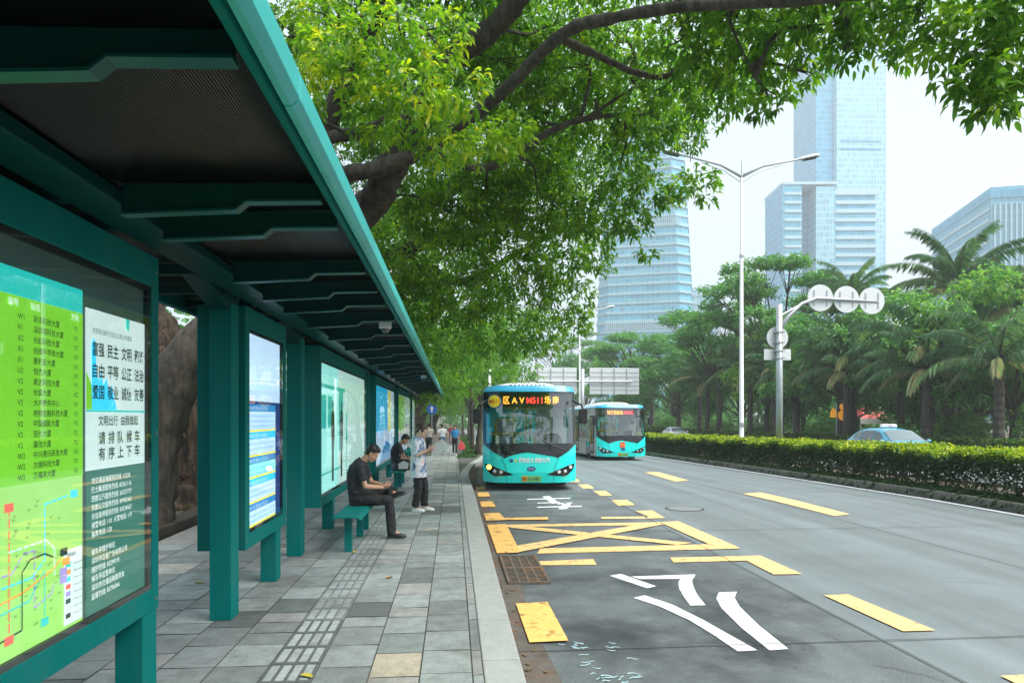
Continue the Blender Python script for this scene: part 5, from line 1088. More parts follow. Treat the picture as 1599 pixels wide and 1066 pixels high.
# nearest tree: behind the shelter, its long limbs cross over the road
fig_tree('nearest fig tree whose long bough and leaves hang over the road', (-4.9, 11.0, 0.05),
  [([(-4.9, 11.0, 0), (-4.7, 11.1, 1.5), (-3.9, 11.2, 3.2), (-1.56,11.48,5.27), (-1.09,10.93,5.63), (-0.661,10.49,6.32), (-0.168,10.05,7), (0.467,9.6,7.32), (0.877,9.16,7.54), (1.25,8.73,8.04)], [.55, .42, .34, .27, .24, .20, .17, .15, .13, .08]),
   ([(-3.9, 11.2, 3.2), (-2.01,10.81,5.41), (-1.14,10.44,5.66), (-0.458,10.28,5.89), (0.247,9.81,6.2), (0.791,9.17,6.42), (1.38,8.51,6.75), (1.91,7.97,6.66), (2.57,7.41,6.49), (3.43,6.63,6.12), (4.07,5.97,5.85), (5.05,5.39,5.68)], [.25, .14, .12, .10, .085, .08, .075, .07, .06, .05, .04, .02]),
   ([(1.32,8.62,6.76), (1.83,8.68,6.59), (2.37,8.83,6.47), (2.82,8.89,6.46), (3.17,8.76,6.66), (3.47,8.53,6.72)], [.06, .045, .04, .035, .025, .012]),
   ([(-0.458,10.28,5.89), (0.515,10.59,5.79), (1.49,10.41,6.31), (2.06,10.26,6.47), (2.96,10.08,6.49)], [.07, .06, .05, .045, .012]),
   ([(1.91,10.27,6.4), (2.36,9.83,6.57), (2.77,9.6,6.78)], [.03, .022, .01]),
   ([(2.96,7.27,6.47), (3.14,7.36,6.14), (3.43,7.53,5.82)], [.022, .016, .006]),
   ([(-2.32,11.14,5.51), (-1.91,10.80,6.55), (-1.41,10.36,7.34), (-0.989,9.92,7.81), (-0.597,9.49,8.37)], [.17, .15, .13, .11, .06]),
   ([(-1.91,10.80,6.26), (-1.32,10.35,6.19), (-0.76,9.9,6.34)], [.10, .09, .03]),
   ([(-0.648,10.29,5.89), (-0.614,9.09,6.07), (-0.621,8.08,6.36), (-0.678,7.89,6.76)], [.022, .016, .012, .006]),
   ([(-0.312,10.16,5.96), (-0.31,9.26,6.33), (-0.188,8.45,6.66)], [.02, .014, .006])],
  [((2.96,8.28,6.63), .55), ((3.3,7.75,6.58), .6), ((3.67,8.22,6.28), .5), ((3.91,8.2,5.92), .28), ((3.81,7.7,6.36), .45), ((4.08,7.18,6.24), .42), ((4.15,6.87,5.81), .2), ((4.27,6.66,6.03), .36), ((4.45,6.24,5.74), .3), ((4.55,5.93,5.41), .30), ((4.74,5.72,5.42), .36), ((4.73,5.62,4.94), .24), ((4.72,5.62,4.64), .15), ((4.52,5.73,4.93), .2), ((4.83,5.61,4.74), .2), ((4.96,5.6,5.08), .32), ((5.03,5.59,5.48), .34), ((4.19,7.87,6.08), .22), ((4.5,6.54,5.57), .12), ((3.47,8.74,6.15), .38), ((3.13,9.27,6.56), .5), ((2.73,9.8,6.71), .5),
   ((2.36,9.83,7.46), .6), ((1.88,10.38,7.35), .65), ((2.39,10.84,6.78), .65), ((3,10.78,6.57), .5), ((3.36,10.75,6.63), .42), ((3.88,10.71,5.64), .36), ((3.3,11.26,5.71), .45), ((2.88,11.80,6.26), .6), ((3.11,11.78,5.31), .34), ((3.28,11.46,4.73), .14), ((2.6,11.82,5.42), .5), ((1.46,10.92,8.22), .9), ((0.946,10.96,7.61), .9), ((0.329,11.01,8.02), .8), ((1.59,11.91,7.11), .9),
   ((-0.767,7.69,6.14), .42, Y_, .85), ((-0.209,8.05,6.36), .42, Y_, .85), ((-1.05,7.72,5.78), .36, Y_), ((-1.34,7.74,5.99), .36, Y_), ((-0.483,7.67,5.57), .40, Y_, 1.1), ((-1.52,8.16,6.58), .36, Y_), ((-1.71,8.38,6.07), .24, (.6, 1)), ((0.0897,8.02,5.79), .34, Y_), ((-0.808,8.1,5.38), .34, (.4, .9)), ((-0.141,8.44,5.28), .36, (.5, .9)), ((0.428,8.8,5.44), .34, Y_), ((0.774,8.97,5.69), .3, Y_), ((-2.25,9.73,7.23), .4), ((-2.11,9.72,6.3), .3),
   ((1.28,8.92,8.35), .9), ((-0.61,9.69,8.68), 1.0), ((0.284,9.51,8.52), 1.0), ((2.03,8.46,7.82), .8), ((2.93,7.78,7.33), .8), ((3.65,6.91,6.73), .7), ((4.39,6.25,6.33), .7), ((5.23,5.57,5.87), .6), ((-1.49,9.66,8.26), .8), ((0.808,11.97,6.6), 1.0), ((-0.0897,12.05,5.53), .85), ((-0.763,12.11,5.87), .6), ((0.608,12.49,5.68), .95), ((1.54,12.41,5.92), .9), ((1.99,11.87,5.42), .5, (.4, .8))], 1, size=.110, dens=2.0)
def px_shift(c, dx, dy, dz): return (c[0] + dx, c[1] + dy, c[2] + dz)
# second tree: the lit trunk seen between the first case and the first post
fig_tree('thick trunked fig tree seen behind the nearest display case', (-6.0, 15.6, 0),
  [([(-6.1, 15.6, -.1), (-6.05, 15.6, .9), (-6.0, 15.6, 2.2), (-6.3, 15.5, 3.4), (-6.9, 15.4, 4.6), (-7.2, 15.3, 6.5)], [.95, .66, .58, .52, .42, .3]), ([(-6.0, 15.6, 2.0), (-5.3, 15.7, 3.6), (-4.0, 16, 5.0), (-0.252,15.08,6.85), (0.729,14.99,7.42)], [.5, .4, .33, .2, .1]),
   ([(-5.3, 15.7, 3.6), (-3.6, 16.2, 4.1), (-0.985,15.64,5.78), (0.319,15.53,6), (1.29,14.94,6.43)], [.3, .26, .2, .15, .06]), ([(-1.28,15.77,5.71), (0.179,16.04,5.08), (1.33,15.44,5.57), (1.99,14.88,5.8)], [.16, .10, .07, .03]),
   ([(-6.5, 15.3, -.1), (-6.35, 15.25, 1.0), (-6.15, 15.3, 2.4)], [.35, .22, .2]), ([(-5.5, 15.3, -.1), (-5.62, 15.3, 1.2), (-5.7, 15.35, 2.6)], [.32, .2, .16])] + [([(-6.1 + .62*math.cos(a), 15.6 + .62*math.sin(a), -.1), (-6.05 + .60*math.cos(a + .15), 15.6 + .60*math.sin(a + .15), 1.0), (-6.0 + .56*math.cos(a - .1), 15.6 + .56*math.sin(a - .1), 2.2), (-6.3 + .5*math.cos(a), 15.5 + .5*math.sin(a), 3.4)], [.20, .11, .09, .10]) for a in (-2.9, -2.3, -1.8, -1.35, -.9, -.4, .1)],
  [((2.04,13.37,5.16), .75), ((1.2,13.95,4.95), 1.1), ((0.168,15.04,4.88), 1.2), ((-0.768,15.62,4.55), .8), ((2.4,14.35,4.45), .62), ((2.84,13.81,5.21), .5), ((1.08,15.97,4.03), 1.0), ((2.05,15.88,3.88), .7), ((2.69,14.82,4.04), .4), ((-0.922,14.63,5.47), .9), ((-0.286,17.09,3.6), .7), ((0.308,15.03,6.85), 1.2), ((-1.36,13.67,5.86), .6), ((-1.23,15.16,5.03), .7), ((-1.94,14.22,7.84), .8), ((-2.72,14.29,8.89), 1.0), ((-0.813,15.12,8.26), 1.3), ((1.71,14.91,7.56), 1.2),
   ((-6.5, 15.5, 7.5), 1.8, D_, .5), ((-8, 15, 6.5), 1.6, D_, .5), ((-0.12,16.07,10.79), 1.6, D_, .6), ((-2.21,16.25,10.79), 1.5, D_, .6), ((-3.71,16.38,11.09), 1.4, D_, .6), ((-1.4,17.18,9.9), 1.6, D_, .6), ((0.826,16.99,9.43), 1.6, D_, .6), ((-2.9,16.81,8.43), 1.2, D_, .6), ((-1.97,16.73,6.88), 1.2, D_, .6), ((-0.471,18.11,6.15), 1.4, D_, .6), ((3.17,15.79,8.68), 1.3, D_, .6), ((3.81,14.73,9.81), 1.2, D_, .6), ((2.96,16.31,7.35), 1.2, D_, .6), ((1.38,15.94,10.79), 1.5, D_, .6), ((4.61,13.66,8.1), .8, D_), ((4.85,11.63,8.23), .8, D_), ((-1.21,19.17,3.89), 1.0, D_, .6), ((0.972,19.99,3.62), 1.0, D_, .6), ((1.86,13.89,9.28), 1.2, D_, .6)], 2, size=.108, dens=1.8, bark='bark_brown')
# third and fourth: further along behind the shelter
def along(label, y, x, seed, dens=.95, reach=4.6):
    z = gz(y) + .05; rg = random.Random(seed); L, C = [], []
    for k in range(3): L.append(([(x + rg.uniform(-.4, .4), y + rg.uniform(-.5, .5), z - .1), (x + .3*k, y, z + 2.2), (x + 1.2*k - .2, y + rg.uniform(-1, 1), z + 4.6), (x + 2.0*k + .2, y + rg.uniform(-1.5, 1.5), z + 6.5)], [.42, .30, .2, .08]))
    for k in range(16): C.append(((x + rg.uniform(-2.2, reach), y + rg.uniform(-3.5, 3.5), z + rg.uniform(3.6, 8.2)), rg.uniform(1.1, 1.7), (.1, .75)))
    return fig_tree(label, (x, y, z), L, C, seed, per=6, size=.17, dens=dens * .5, fine=False, bark='bark_brown')
along('fig tree with leaning stems rising behind the far end of the shelter', 27.0, -4.2, 31); along('fig tree with several stems just past the end of the shelter', 37.5, -3.6, 32)
along('fig tree just behind the viewer over the start of the shelter', -9, -4.6, 37, .8, 6.6); along('second fig tree behind the viewer along the pavement', -19, -4.6, 38, .8, 6.6); along('third fig tree behind the viewer along the pavement', -30, -4.6, 39, .8, 7.0); along('fig tree well beyond the shelter on the left of the path', 48, -4.0, 33); along('fig tree farther along the left of the path', 60, -4.2, 34); along('distant fig tree closing the left side of the path', 76, -4.0, 35); along('very distant fig tree at the end of the path', 96, -3.0, 36)
# slim verge trees to the right of the pavement, behind the bus
def slim(label, x, y, seed, h=9.0, lean=.2):
    z = gz(y); rg = random.Random(seed)
    L = [([(x, y, z - .05), (x + lean*.4, y, z + 2.5), (x + lean, y + .2, z + 5.0), (x + lean*1.5, y, z + h - 1.5)], [.17, .13, .10, .04]), ([(x + lean*.5, y, z + 2.8), (x + lean - .8, y - .5, z + 4.6), (x + lean - 1.6, y - .8, z + 5.8)], [.08, .06, .03]), ([(x + lean*.6, y, z + 3.2), (x + lean + 1.0, y + .4, z + 4.9), (x + lean + 1.8, y + .6, z + 6.0)], [.08, .06, .03])]
    C = [((x + lean + rg.uniform(-2.2, 2.6), y + rg.uniform(-2, 2), z + rg.uniform(4.2, h)), rg.uniform(.8, 1.3), (.2, .8)) for k in range(12)]
    o = fig_tree(label, (x, y, z), L, C, seed, per=6, size=.19, dens=.30, fine=False); o['group'] = 'slim trees on the verge'; o.name = 'verge_tree'; return o
slim('slim tree leaning at the left edge of the front bus', 1.35, 38.5, 41, 8.6, .5); slim('slim verge tree second behind the front bus', 1.3, 46, 42, 9, -.2); slim('slim verge tree third along the verge', 1.4, 55, 43, 9, .3); slim('slim verge tree fourth along the verge', 1.5, 68, 44, 10, .2); slim('farthest slim verge tree at the end of the verge', 1.2, 88, 45, 10, 0)
# a pair of trees across the pavement that roof over the stop behind the viewer
fig_tree('fig tree behind the start of the shelter', (-5.0, .5, 0), [([(-5, .5, 0), (-4.6, .5, 3), (-3, .3, 5.5), (0, 0, 6.8), (3, 1, 7.2)], [.5, .4, .3, .18, .06])], [((x, y, z), 1.3, D_, .35) for x, y, z in ((-4, 1, 6.2), (-2.5, -1, 7), (-1, 2, 7.2), (.5, -.5, 7.4), (2, 2.5, 7.6), (-3, 3.5, 6.8), (3.5, 0, 7.5), (-5.5, -1.5, 6.5))], 5, per=6, size=.16, fine=False, twig=False)

# ------------------------------------------------------------ park trees across the road
def broad(label, x, y, h, seed, wd=4.0, low=.35, tint=(.1, .75), n=11, kind='shade_tree', size=.30, dens=.30):
    z = gz(y); rg = random.Random(seed); o = empty(kind, (x, y, z), 0, label, 'tree', 'park trees across the road'); L = []; parts = []
    fork = h * low
    trunk = [([(0, 0, -.1), (rg.uniform(-.2, .2), 0, fork * .6), (rg.uniform(-.3, .3), 0, fork)], [.30, .22, .19])]
    for k in range(n):
        a = k * 2.4 + rg.uniform(-.3, .3); u = (k + .5) / n; rr = wd * math.sqrt(1 - (u - .3) ** 2 / .75) * rg.uniform(.45, .9); zz = fork + (h - fork) * (.08 + .86 * u); r = wd * rg.uniform(.30, .44)
        c = V((rr*math.cos(a), rr*math.sin(a), zz)); trunk.append(([trunk[0][0][-1], V(trunk[0][0][-1]).lerp(c, .5) + V((0, 0, .4)), c], [.12, .07, .025]))
        parts.append(rosettes(seed*50 + k, c, (r, r, r*.62), int(150 * dens * r * r) + 20, 6, size, size*.30, (tint[0] + .1*rg.random(), tint[1] - .15*rg.random()), fine=False, spread=size*.5, shell=.2))
    mb = MB(); limbs(mb, trunk, 7); mb.build('trunk', M['bark'], o, smooth=True); v, f, ti = join(parts); fast_mesh('crown', v, f, M['leaf_far'], o, ti); return o
def rain_tree(label, x, y, h, seed, wd=6.0, n=13):
    z = gz(y); rg = random.Random(seed); o = empty('rain_tree', (x, y, z), 0, label, 'tree', 'park trees across the road'); fork = h * .38; L = [([(0, 0, -.1), (.15, 0, fork*.6), (0, .1, fork)], [.32, .24, .2])]; parts = []
    for k in range(n):
        a = k * 2.4; q = math.sqrt((k + .5) / n); c = V((wd*q*math.cos(a), wd*q*math.sin(a)*.8, h*(1 - .22*q*q) - rg.uniform(0, h*.20) - (h * .18 if k % 4 == 3 else 0)))
        m1 = V((0, .1, fork)).lerp(c, .45) + V((0, 0, -.3)); L.append(([(0, .1, fork), m1, c - V((0, 0, .25))], [.13, .09, .03])); r = rg.uniform(1.4, 2.3)
        for j in range(4): b = a + j*1.6; L.append(([m1.lerp(c, .5), c + V((r*.7*math.cos(b), r*.7*math.sin(b), -.05))], [.04, .012]))
        parts.append(rosettes(seed*60 + k, c, (r, r, .50), int(44 * r * r), 6, .26, .085, (.12, .6), fine=False, droop=.15, spread=.15, shell=.1))
    mb = MB(); limbs(mb, L, 6); mb.build('trunk', M['bark'], o, smooth=True); v, f, ti = join(parts); fast_mesh('crown', v, f, M['leaf_far'], o, ti); return o
def palm(label, x, y, h, seed, fl=4.2, nf=24, dead=3):
    z = gz(y); rg = np.random.default_rng(seed); o = empty('palm_tree', (x, y, z), 0, label, 'palm', 'feather palms in the park'); mb = MB()
    zs = np.linspace(-.1, h, 26); mb.tube([(.08*math.sin(q*.5), 0, q) for q in zs], [(.27 - .06*q/h) * (1.09 if i % 2 else .95) for i, q in enumerate(zs)], 10)
    mb.build('trunk', M['bark'], o, smooth=False); ra = MB(); C, D, Ls, Ti = [], [], [], []
    top = np.array([.08*math.sin(h*.5), 0, h])
    for k in range(nf):
        az = k * 2.39996 + rg.uniform(-.2, .2); el = R(86) - R(88) * (k / nf) ** 1.1 + rg.uniform(-.1, .1); L = fl * rg.uniform(.85, 1.1); p = top.copy(); pts = [p.copy()]; N = 14; dead_ = k >= nf - dead
        for i in range(N):
            e = el - (i / N) ** 1.3 * R(82 if not dead_ else 60); p = p + np.array([math.cos(az)*math.cos(e), math.sin(az)*math.cos(e), math.sin(e)]) * L / N; pts.append(p.copy())
        ra.tube(pts, [.035*(1 - .85*i/N) for i in range(N + 1)], 5); t0 = rg.uniform(.15, .75) if not dead_ else .98
        side = np.array([-math.sin(az), math.cos(az), 0])
        for i in np.linspace(1.5, N, 38):
            j = min(int(i), N - 1); q = pts[j] + (pts[j+1] - pts[j]) * (i - j); d = (pts[j+1] - pts[j]); d /= np.linalg.norm(d); s_ = .62 * fl/4 * math.sin(math.pi * min(1, (i + 1.2) / (N + 2.2))) ** .6
            for sg in (-1, 1): C.append(q); D.append(side*sg*.62 + d*.75 + np.array([0, 0, -.35])); Ls.append(s_); Ti.append(t0 + rg.normal() * .05)
    ra.build('frond_stalks', M['bark'], o); v, f, ti = leaves(seed, np.array(C), np.array(D), np.array(Ls)*.8, .014, np.clip(Ti, 0, 1), .7, False); fast_mesh('fronds', v, f, M['palm_leaf'], o, ti); return o
rain_tree('tall flat topped rain tree with open branches behind the near lamp post', 30.2, 61, 17.7, 51, 7.4, 30); rain_tree('flat topped rain tree left of the near lamp post', 27.5, 69, 15.5, 52, 5.6, 22); rain_tree('flat topped tree behind the big sign boards', 25, 150, 22.5, 53, 11, 26)
rain_tree('flat topped rain tree in front of the curved tower', 27, 98, 16.0, 54, 6.5, 20); rain_tree('pale flat crown seen above the front bus', 3.5, 90, 14.5, 55, 5.5, 18)
palm('big feather palm against the right hand office block', 36.8, 47.0, 11.6, 61, 6.2, 26); palm('feather palm at the right edge of the photo', 34.6, 38.5, 8.8, 62, 4.6, 26); palm('feather palm between the round signs and the tower', 33.0, 54, 12.4, 63, 4.2, 22); palm('shorter palm with a dead frond below the round signs', 27.6, 45.5, 6.4, 64, 4.2, 24, 4)
palm('palm with brown hanging fronds beside the right hand trunks', 28.2, 38.5, 6.0, 65, 4.6, 24, 6); palm('dark palm among the trunks left of the sign pole', 27.6, 57, 6.6, 66, 4.0, 22, 3); palm('palm low among the trees behind the white hatchback', 28, 76, 7.0, 67, 4.0, 20, 3); palm('farther palm between the bus and the lamp post', 27.2, 92, 7.5, 68, 4.2, 20, 2)
for i, (px_, py_, h_, l_) in enumerate(((27, 71, 6.2, 'in front of the trees left of the near lamp post'), (26.8, 60, 6.4, 'just right of the near lamp post'), (26.8, 51.5, 5.8, 'just right of the sign pole'), (27, 45, 5.4, 'above the warning boards'), (27.4, 37.6, 5.0, 'behind the taxi bonnet'), (27.6, 32.5, 5.0, 'nearest the right edge over the hedge'), (28.5, 48, 7.6, 'taller among the trunks above the taxi'))):
    palm('drooping feather palm ' + l_, px_, py_, h_, 400 + i, 4.3, 22, 3)
broad('round green tree right of the round signs with dark trunk', 30.2, 39.5, 10.6, 71, 4.6, .34, (.15, .85)); broad('green tree below the round signs with paired trunks', 28.2, 47.5, 10.0, 72, 4.2, .36, (.1, .65)); broad('yellowish green tree just behind the sign pole', 28.5, 60, 10.2, 73, 3.8, .34, (.35, 1.0))
broad('tree at the right edge of the photo behind the hedge', 31, 35.5, 8.2, 74, 4.0, .32, (.1, .6)); broad('dark green tree left of the near lamp post', 27.6, 82, 13.2, 75, 5.2, .28, (.05, .6)); broad('bushy bright tree right of the second bus', 25.6, 104, 12.6, 76, 5.0, .15, (.2, .85)); broad('tall dark tree behind the second bus', 24, 122, 14.8, 77, 5.6, .25, (.05, .55)); broad('bushy green tree between the two buses', 14.5, 108, 8.5, 78, 4.6, .12, (.3, .95)); broad('low green tree left of the sign post', 16.5, 130, 10, 79, 5.0, .12, (.3, .9))
broad('dark leafy tree filling behind the paired trunks', 34, 56, 10.5, 80, 5.4, .2, (.05, .45)); broad('dark leafy tree filling behind the right hand palms', 38, 47, 10.0, 81, 5.4, .2, (.05, .45)); broad('dark leafy tree far behind the lamp post', 34, 78, 12.0, 82, 6.0, .2, (.05, .45)); broad('dark leafy tree deep behind the white hatchback', 33, 100, 12.5, 83, 6.4, .2, (.05, .45))
# thin dark park trunks between the crowns
for i, (x, y) in enumerate(((26.9, 51.5), (30.5, 44), (29.5, 50), (31.8, 60), (30.3, 70), (29, 86), (30, 40.5), (33.5, 43))):
    broad('young park tree with a straight dark trunk, ' + ('beside the warning boards', 'between the two right hand palms', 'near the paired trunks', 'behind the sign pole', 'behind the near lamp post', 'behind the white hatchback', 'beside the dark right hand trunk', 'next to the right hand palm trunk')[i], x, y, 7.5 + (i % 3), 90 + i, 2.6, .48, (.1, .7), 7, 'young_tree')
# far wood closing the view: one mass
parts = []; rg = random.Random(8)
for k in range(46):
    x, y = rg.uniform(36, 60), rg.uniform(34, 150); r = rg.uniform(2.4, 3.8); parts.append(rosettes(7000 + k, (x, y, rg.uniform(1.0, 6.5) + gz(y)), (r, r, r*.8), 150, 5, .55, .2, (.02, .5), fine=False, spread=.4, shell=.1))
for k in range(22):
    x, y = rg.uniform(-22, -9), rg.uniform(6, 70); r = rg.uniform(2.0, 3.2); parts.append(rosettes(7100 + k, (x, y, rg.uniform(.8, 4.5)), (r, r, r*.9), 160, 5, .4, .15, (.05, .5), fine=False, spread=.35, shell=.1))
for k in range(16):
    x, y = rg.uniform(-14, 6), rg.uniform(120, 170); r = rg.uniform(3, 4.5); parts.append(rosettes(7200 + k, (x, y, rg.uniform(1.0, 9)), (r, r, r*.8), 120, 5, .7, .25, (.1, .6), fine=False, spread=.4, shell=.1))
v, f, ti = join(parts); tag(fast_mesh('far_wood', v, f, M['leaf_far'], None, ti), kind='stuff')

# ------------------------------------------------------------ hedges and ground cover
def hedge(name, label, x0, x1, y0, y1, zb, zt, dens, size0, seed, yellow=True, m_='hedge_leaf'):
    o = empty(name, ((x0 + x1)/2, (y0 + y1)/2, gz((y0+y1)/2) + zb), 0, label, 'hedge', 'clipped hedges'); rng = np.random.default_rng(seed); off = np.array([(x0+x1)/2, (y0+y1)/2, gz((y0+y1)/2) + zb])
    n = int(dens); u = rng.random(n); y = y0 + (y1 - y0) * u ** 1.5; near = (y - y0) / (y1 - y0)
    side = rng.random(n); x = np.where(side < .45, x0 + np.abs(rng.normal(size=n)) * .13, np.where(side < .9, rng.uniform(x0, x1, n), x1 - np.abs(rng.normal(size=n)) * .13)); wv = .05*np.sin(y*1.9) + .04*np.sin(y*4.7 + 1) + .035*np.sin(x*9 + y*7); x = x + np.where(side < .45, .06*np.sin(y*2.7), 0)
    zr = np.where((side >= .45) & (side < .9), 1 - np.abs(rng.normal(size=n))*.06, rng.beta(1.6, 1.05, n)); z = zb + zr * (zt - zb + wv); zg = np.vectorize(gz)(y)
    # gappy lower down, bare twigs show
    keep = (zr > .55) | (rng.random(n) < .52 + .6*zr + .25*np.sin(y*3.1)*np.sin(x*4 + y*1.3)); x, y, z, zr, zg, near = [q[keep] for q in (x, y, z, zr, zg, near)]; n = len(x)
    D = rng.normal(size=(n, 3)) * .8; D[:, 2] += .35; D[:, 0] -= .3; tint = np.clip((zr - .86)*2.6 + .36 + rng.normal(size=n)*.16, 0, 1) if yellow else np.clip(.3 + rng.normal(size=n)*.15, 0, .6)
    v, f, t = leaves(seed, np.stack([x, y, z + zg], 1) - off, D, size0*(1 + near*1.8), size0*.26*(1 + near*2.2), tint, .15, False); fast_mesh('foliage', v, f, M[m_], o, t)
    st = MB(); rg = random.Random(seed)
    for k in range(int((min(y1, y0 + 30) - y0) * 6)):
        yy = y0 + (min(y1, y0 + 30) - y0) * rg.random(); xx = rg.uniform(x0 + .1, x1 - .1); zz = gz(yy) + zb
        p0 = V((xx, yy, zz - .06)) - V(off); 
        for j in range(3): st.tube([p0, p0 + V((rg.uniform(-.1, .1), rg.uniform(-.1, .1), .4)), p0 + V((rg.uniform(-.3, .3), rg.uniform(-.3, .3), (zt - zb)*.9))], [.012, .008, .004], 4, False)
    st.build('stems', M['bark'], o); return o
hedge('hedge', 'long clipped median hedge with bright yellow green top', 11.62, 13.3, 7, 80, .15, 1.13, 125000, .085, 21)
hedge('hedge', 'low dark hedge beyond the far carriageway', 26.2, 27.6, 18, 120, .0, .95, 42000, .16, 22, False)
parts = []; rng = np.random.default_rng(4); n = 11000                   # strappy ground cover along the kerbs
y = 6 + 60 * rng.random(n) ** 1.6; x = 11.46 + np.abs(rng.normal(size=n)) * .10; c = np.stack([x, y, .17 + np.vectorize(gz)(y)], 1); per = 4
C = np.repeat(c, per, 0) + rng.normal(size=(n*per, 3))*[.05, .05, .02]; D = rng.normal(size=(n*per, 3))*[.8, .8, .3] + [-.15, 0, .8]
parts.append(leaves(3, C, D, .33, .018, rng.random(n*per)*.6, .7, False))
n = 5000; y = 4 + 50*rng.random(n); x = -4.7 - 5*rng.random(n)**1.5; C = np.stack([x, y, .03 + np.vectorize(gz)(y)], 1); parts.append(leaves(4, C, rng.normal(size=(n, 3))*[.7, .7, .2] + [0, 0, .8], .16, .014, rng.random(n), .5, False))
n = 5000; y = 27 + 60*rng.random(n); kk = np.vectorize(kx)(y); x = kk - .5 - rng.random(n)*.9; sel = y > 34; C = np.stack([x, y, .14 + np.vectorize(gz)(y)], 1)[sel]; parts.append(leaves(5, C, rng.normal(size=(len(C), 3))*[.7, .7, .2] + [0, 0, .8], .20, .025, .4 + .6*rng.random(len(C)), .5, False))
v, f, ti = join(parts); tag(fast_mesh('ground_cover', v, f, M['lawn'], None, ti), kind='stuff')
# shrubs behind the shelter, and flowering shrubs in the park
def shrub(label, x, y, r, h, seed, tint, grp):
    o = empty('shrub', (x, y, gz(y)), 0, label, 'shrub', grp); v, f, t = rosettes(seed, (0, 0, h*.55), (r, r, h*.55), int(150*r*h) + 40, 6, .18, .055, tint, fine=False, spread=.12, shell=.15); fast_mesh('foliage', v, f, M['leaf_far'], o, t)
    st = MB()
    for k in range(5): st.tube([(0, 0, -.05), (r*.5*math.cos(k*1.3), r*.5*math.sin(k*1.3), h*.7)], [.03, .01], 5)
    st.build('stems', M['bark'], o)
shrub('dark shrub left of the thick fig trunk', -8.2, 14.5, 1.3, 2.2, 301, (.05, .5), 'shrubs behind the shelter'); shrub('green shrub right of the thick fig trunk', -5.6, 19, 1.1, 1.5, 302, (.2, .7), 'shrubs behind the shelter'); shrub('tall shrub farther behind the shelter', -6.4, 24, 1.5, 2.4, 303, (.1, .6), 'shrubs behind the shelter'); shrub('pale shrub at the end of the shelter', -3.3, 40, .9, 1.1, 304, (.4, 1.0), 'shrubs behind the shelter')
for i, (x, y, r, h) in enumerate(((30.5, 38.5, 1.8, 2.3), (32.0, 34.0, 1.9, 2.6), (29.2, 43, 1.5, 1.8), (29.5, 53, 1.6, 1.7), (29, 63, 1.6, 1.8), (29, 72, 1.6, 2.0), (28.4, 88, 1.8, 2.2))):
    shrub(('leafy park shrub right of the dark trunk', 'tall leafy park shrub at the right edge', 'park shrub behind the taxi roof sign', 'park shrub beside the warning boards', 'park shrub behind the sign pole', 'park shrub left of the near lamp post', 'park shrub behind the white hatchback')[i], x, y, r, h, 320 + i, (.1, .8), 'park shrubs')
# ============================================================ TOWERS
def gmat(name, a, b, sx, sz, fx=.12, fz=.18, rough=.35, x3=None):
    """curtain wall: glass cells with mullions and floor lines, in object metres"""
    m = bpy.data.materials.new(name); m.use_nodes = True; n, l = m.node_tree.nodes, m.node_tree.links; bs = n["Principled BSDF"]
    tc = n.new("ShaderNodeTexCoord"); sp = n.new("ShaderNodeSeparateXYZ"); l.new(tc.outputs["Object"], sp.inputs[0])
    def math_(op, x, y=None):
        q = n.new("ShaderNodeMath"); q.operation = op
        for i, t in enumerate((x, y)):
            if t is None: continue
            if isinstance(t, (int, float)): q.inputs[i].default_value = t
            else: l.new(t, q.inputs[i])
        return q.outputs[0]
    h = math_('ADD', sp.outputs[0], sp.outputs[1])
    lx = math_('LESS_THAN', math_('FRACT', math_('DIVIDE', h, sx)), fx); lz = math_('LESS_THAN', math_('FRACT', math_('DIVIDE', sp.outputs[2], sz)), fz); ln = math_('MAXIMUM', lx, lz)
    vx = n.new("ShaderNodeCombineXYZ"); l.new(math_('FLOOR', math_('DIVIDE', h, sx)), vx.inputs[0]); l.new(math_('FLOOR', math_('DIVIDE', sp.outputs[2], sz)), vx.inputs[2])
    wn_ = n.new("ShaderNodeTexWhiteNoise"); l.new(vx.outputs[0], wn_.inputs["Vector"]); mr = n.new("ShaderNodeMapRange"); mr.inputs[3].default_value = .8; mr.inputs[4].default_value = 1.2; l.new(wn_.outputs["Value"], mr.inputs[0])
    ca = n.new("ShaderNodeVectorMath"); ca.operation = 'SCALE'; ca.inputs[0].default_value = a; l.new(mr.outputs[0], ca.inputs["Scale"])
    mx = n.new("ShaderNodeMixRGB"); l.new(ln, mx.inputs[0]); l.new(ca.outputs[0], mx.inputs[1]); mx.inputs[2].default_value = (*b, 1); l.new(mx.outputs[0], bs.inputs["Base Color"]); bs.inputs["Roughness"].default_value = rough; bs.inputs["Metallic"].default_value = 0
    return m
M['g_blue'] = gmat('blue curtain wall', (.035, .30, .50), (.14, .44, .60), 2.4, 4.0); M['g_pale'] = gmat('pale curtain wall', (.22, .50, .62), (.42, .64, .72), 2.2, 4.0, .2, .22); M['g_band'] = gmat('banded glazing', (.07, .36, .52), (.2, .46, .58), 3.0, 4.2)
M['band_soft'] = mat('soft spandrel', (.30, .52, .60), rough=.5, var=.05, vs=.2); M['band_white'] = mat('pale spandrel', (.46, .62, .68), rough=.5, var=.05, vs=.2)
def tower(label, x, y, rz, z0=-5): return empty('office_tower', (x, y, z0), rz, label, 'tower', 'glass towers beyond the park')
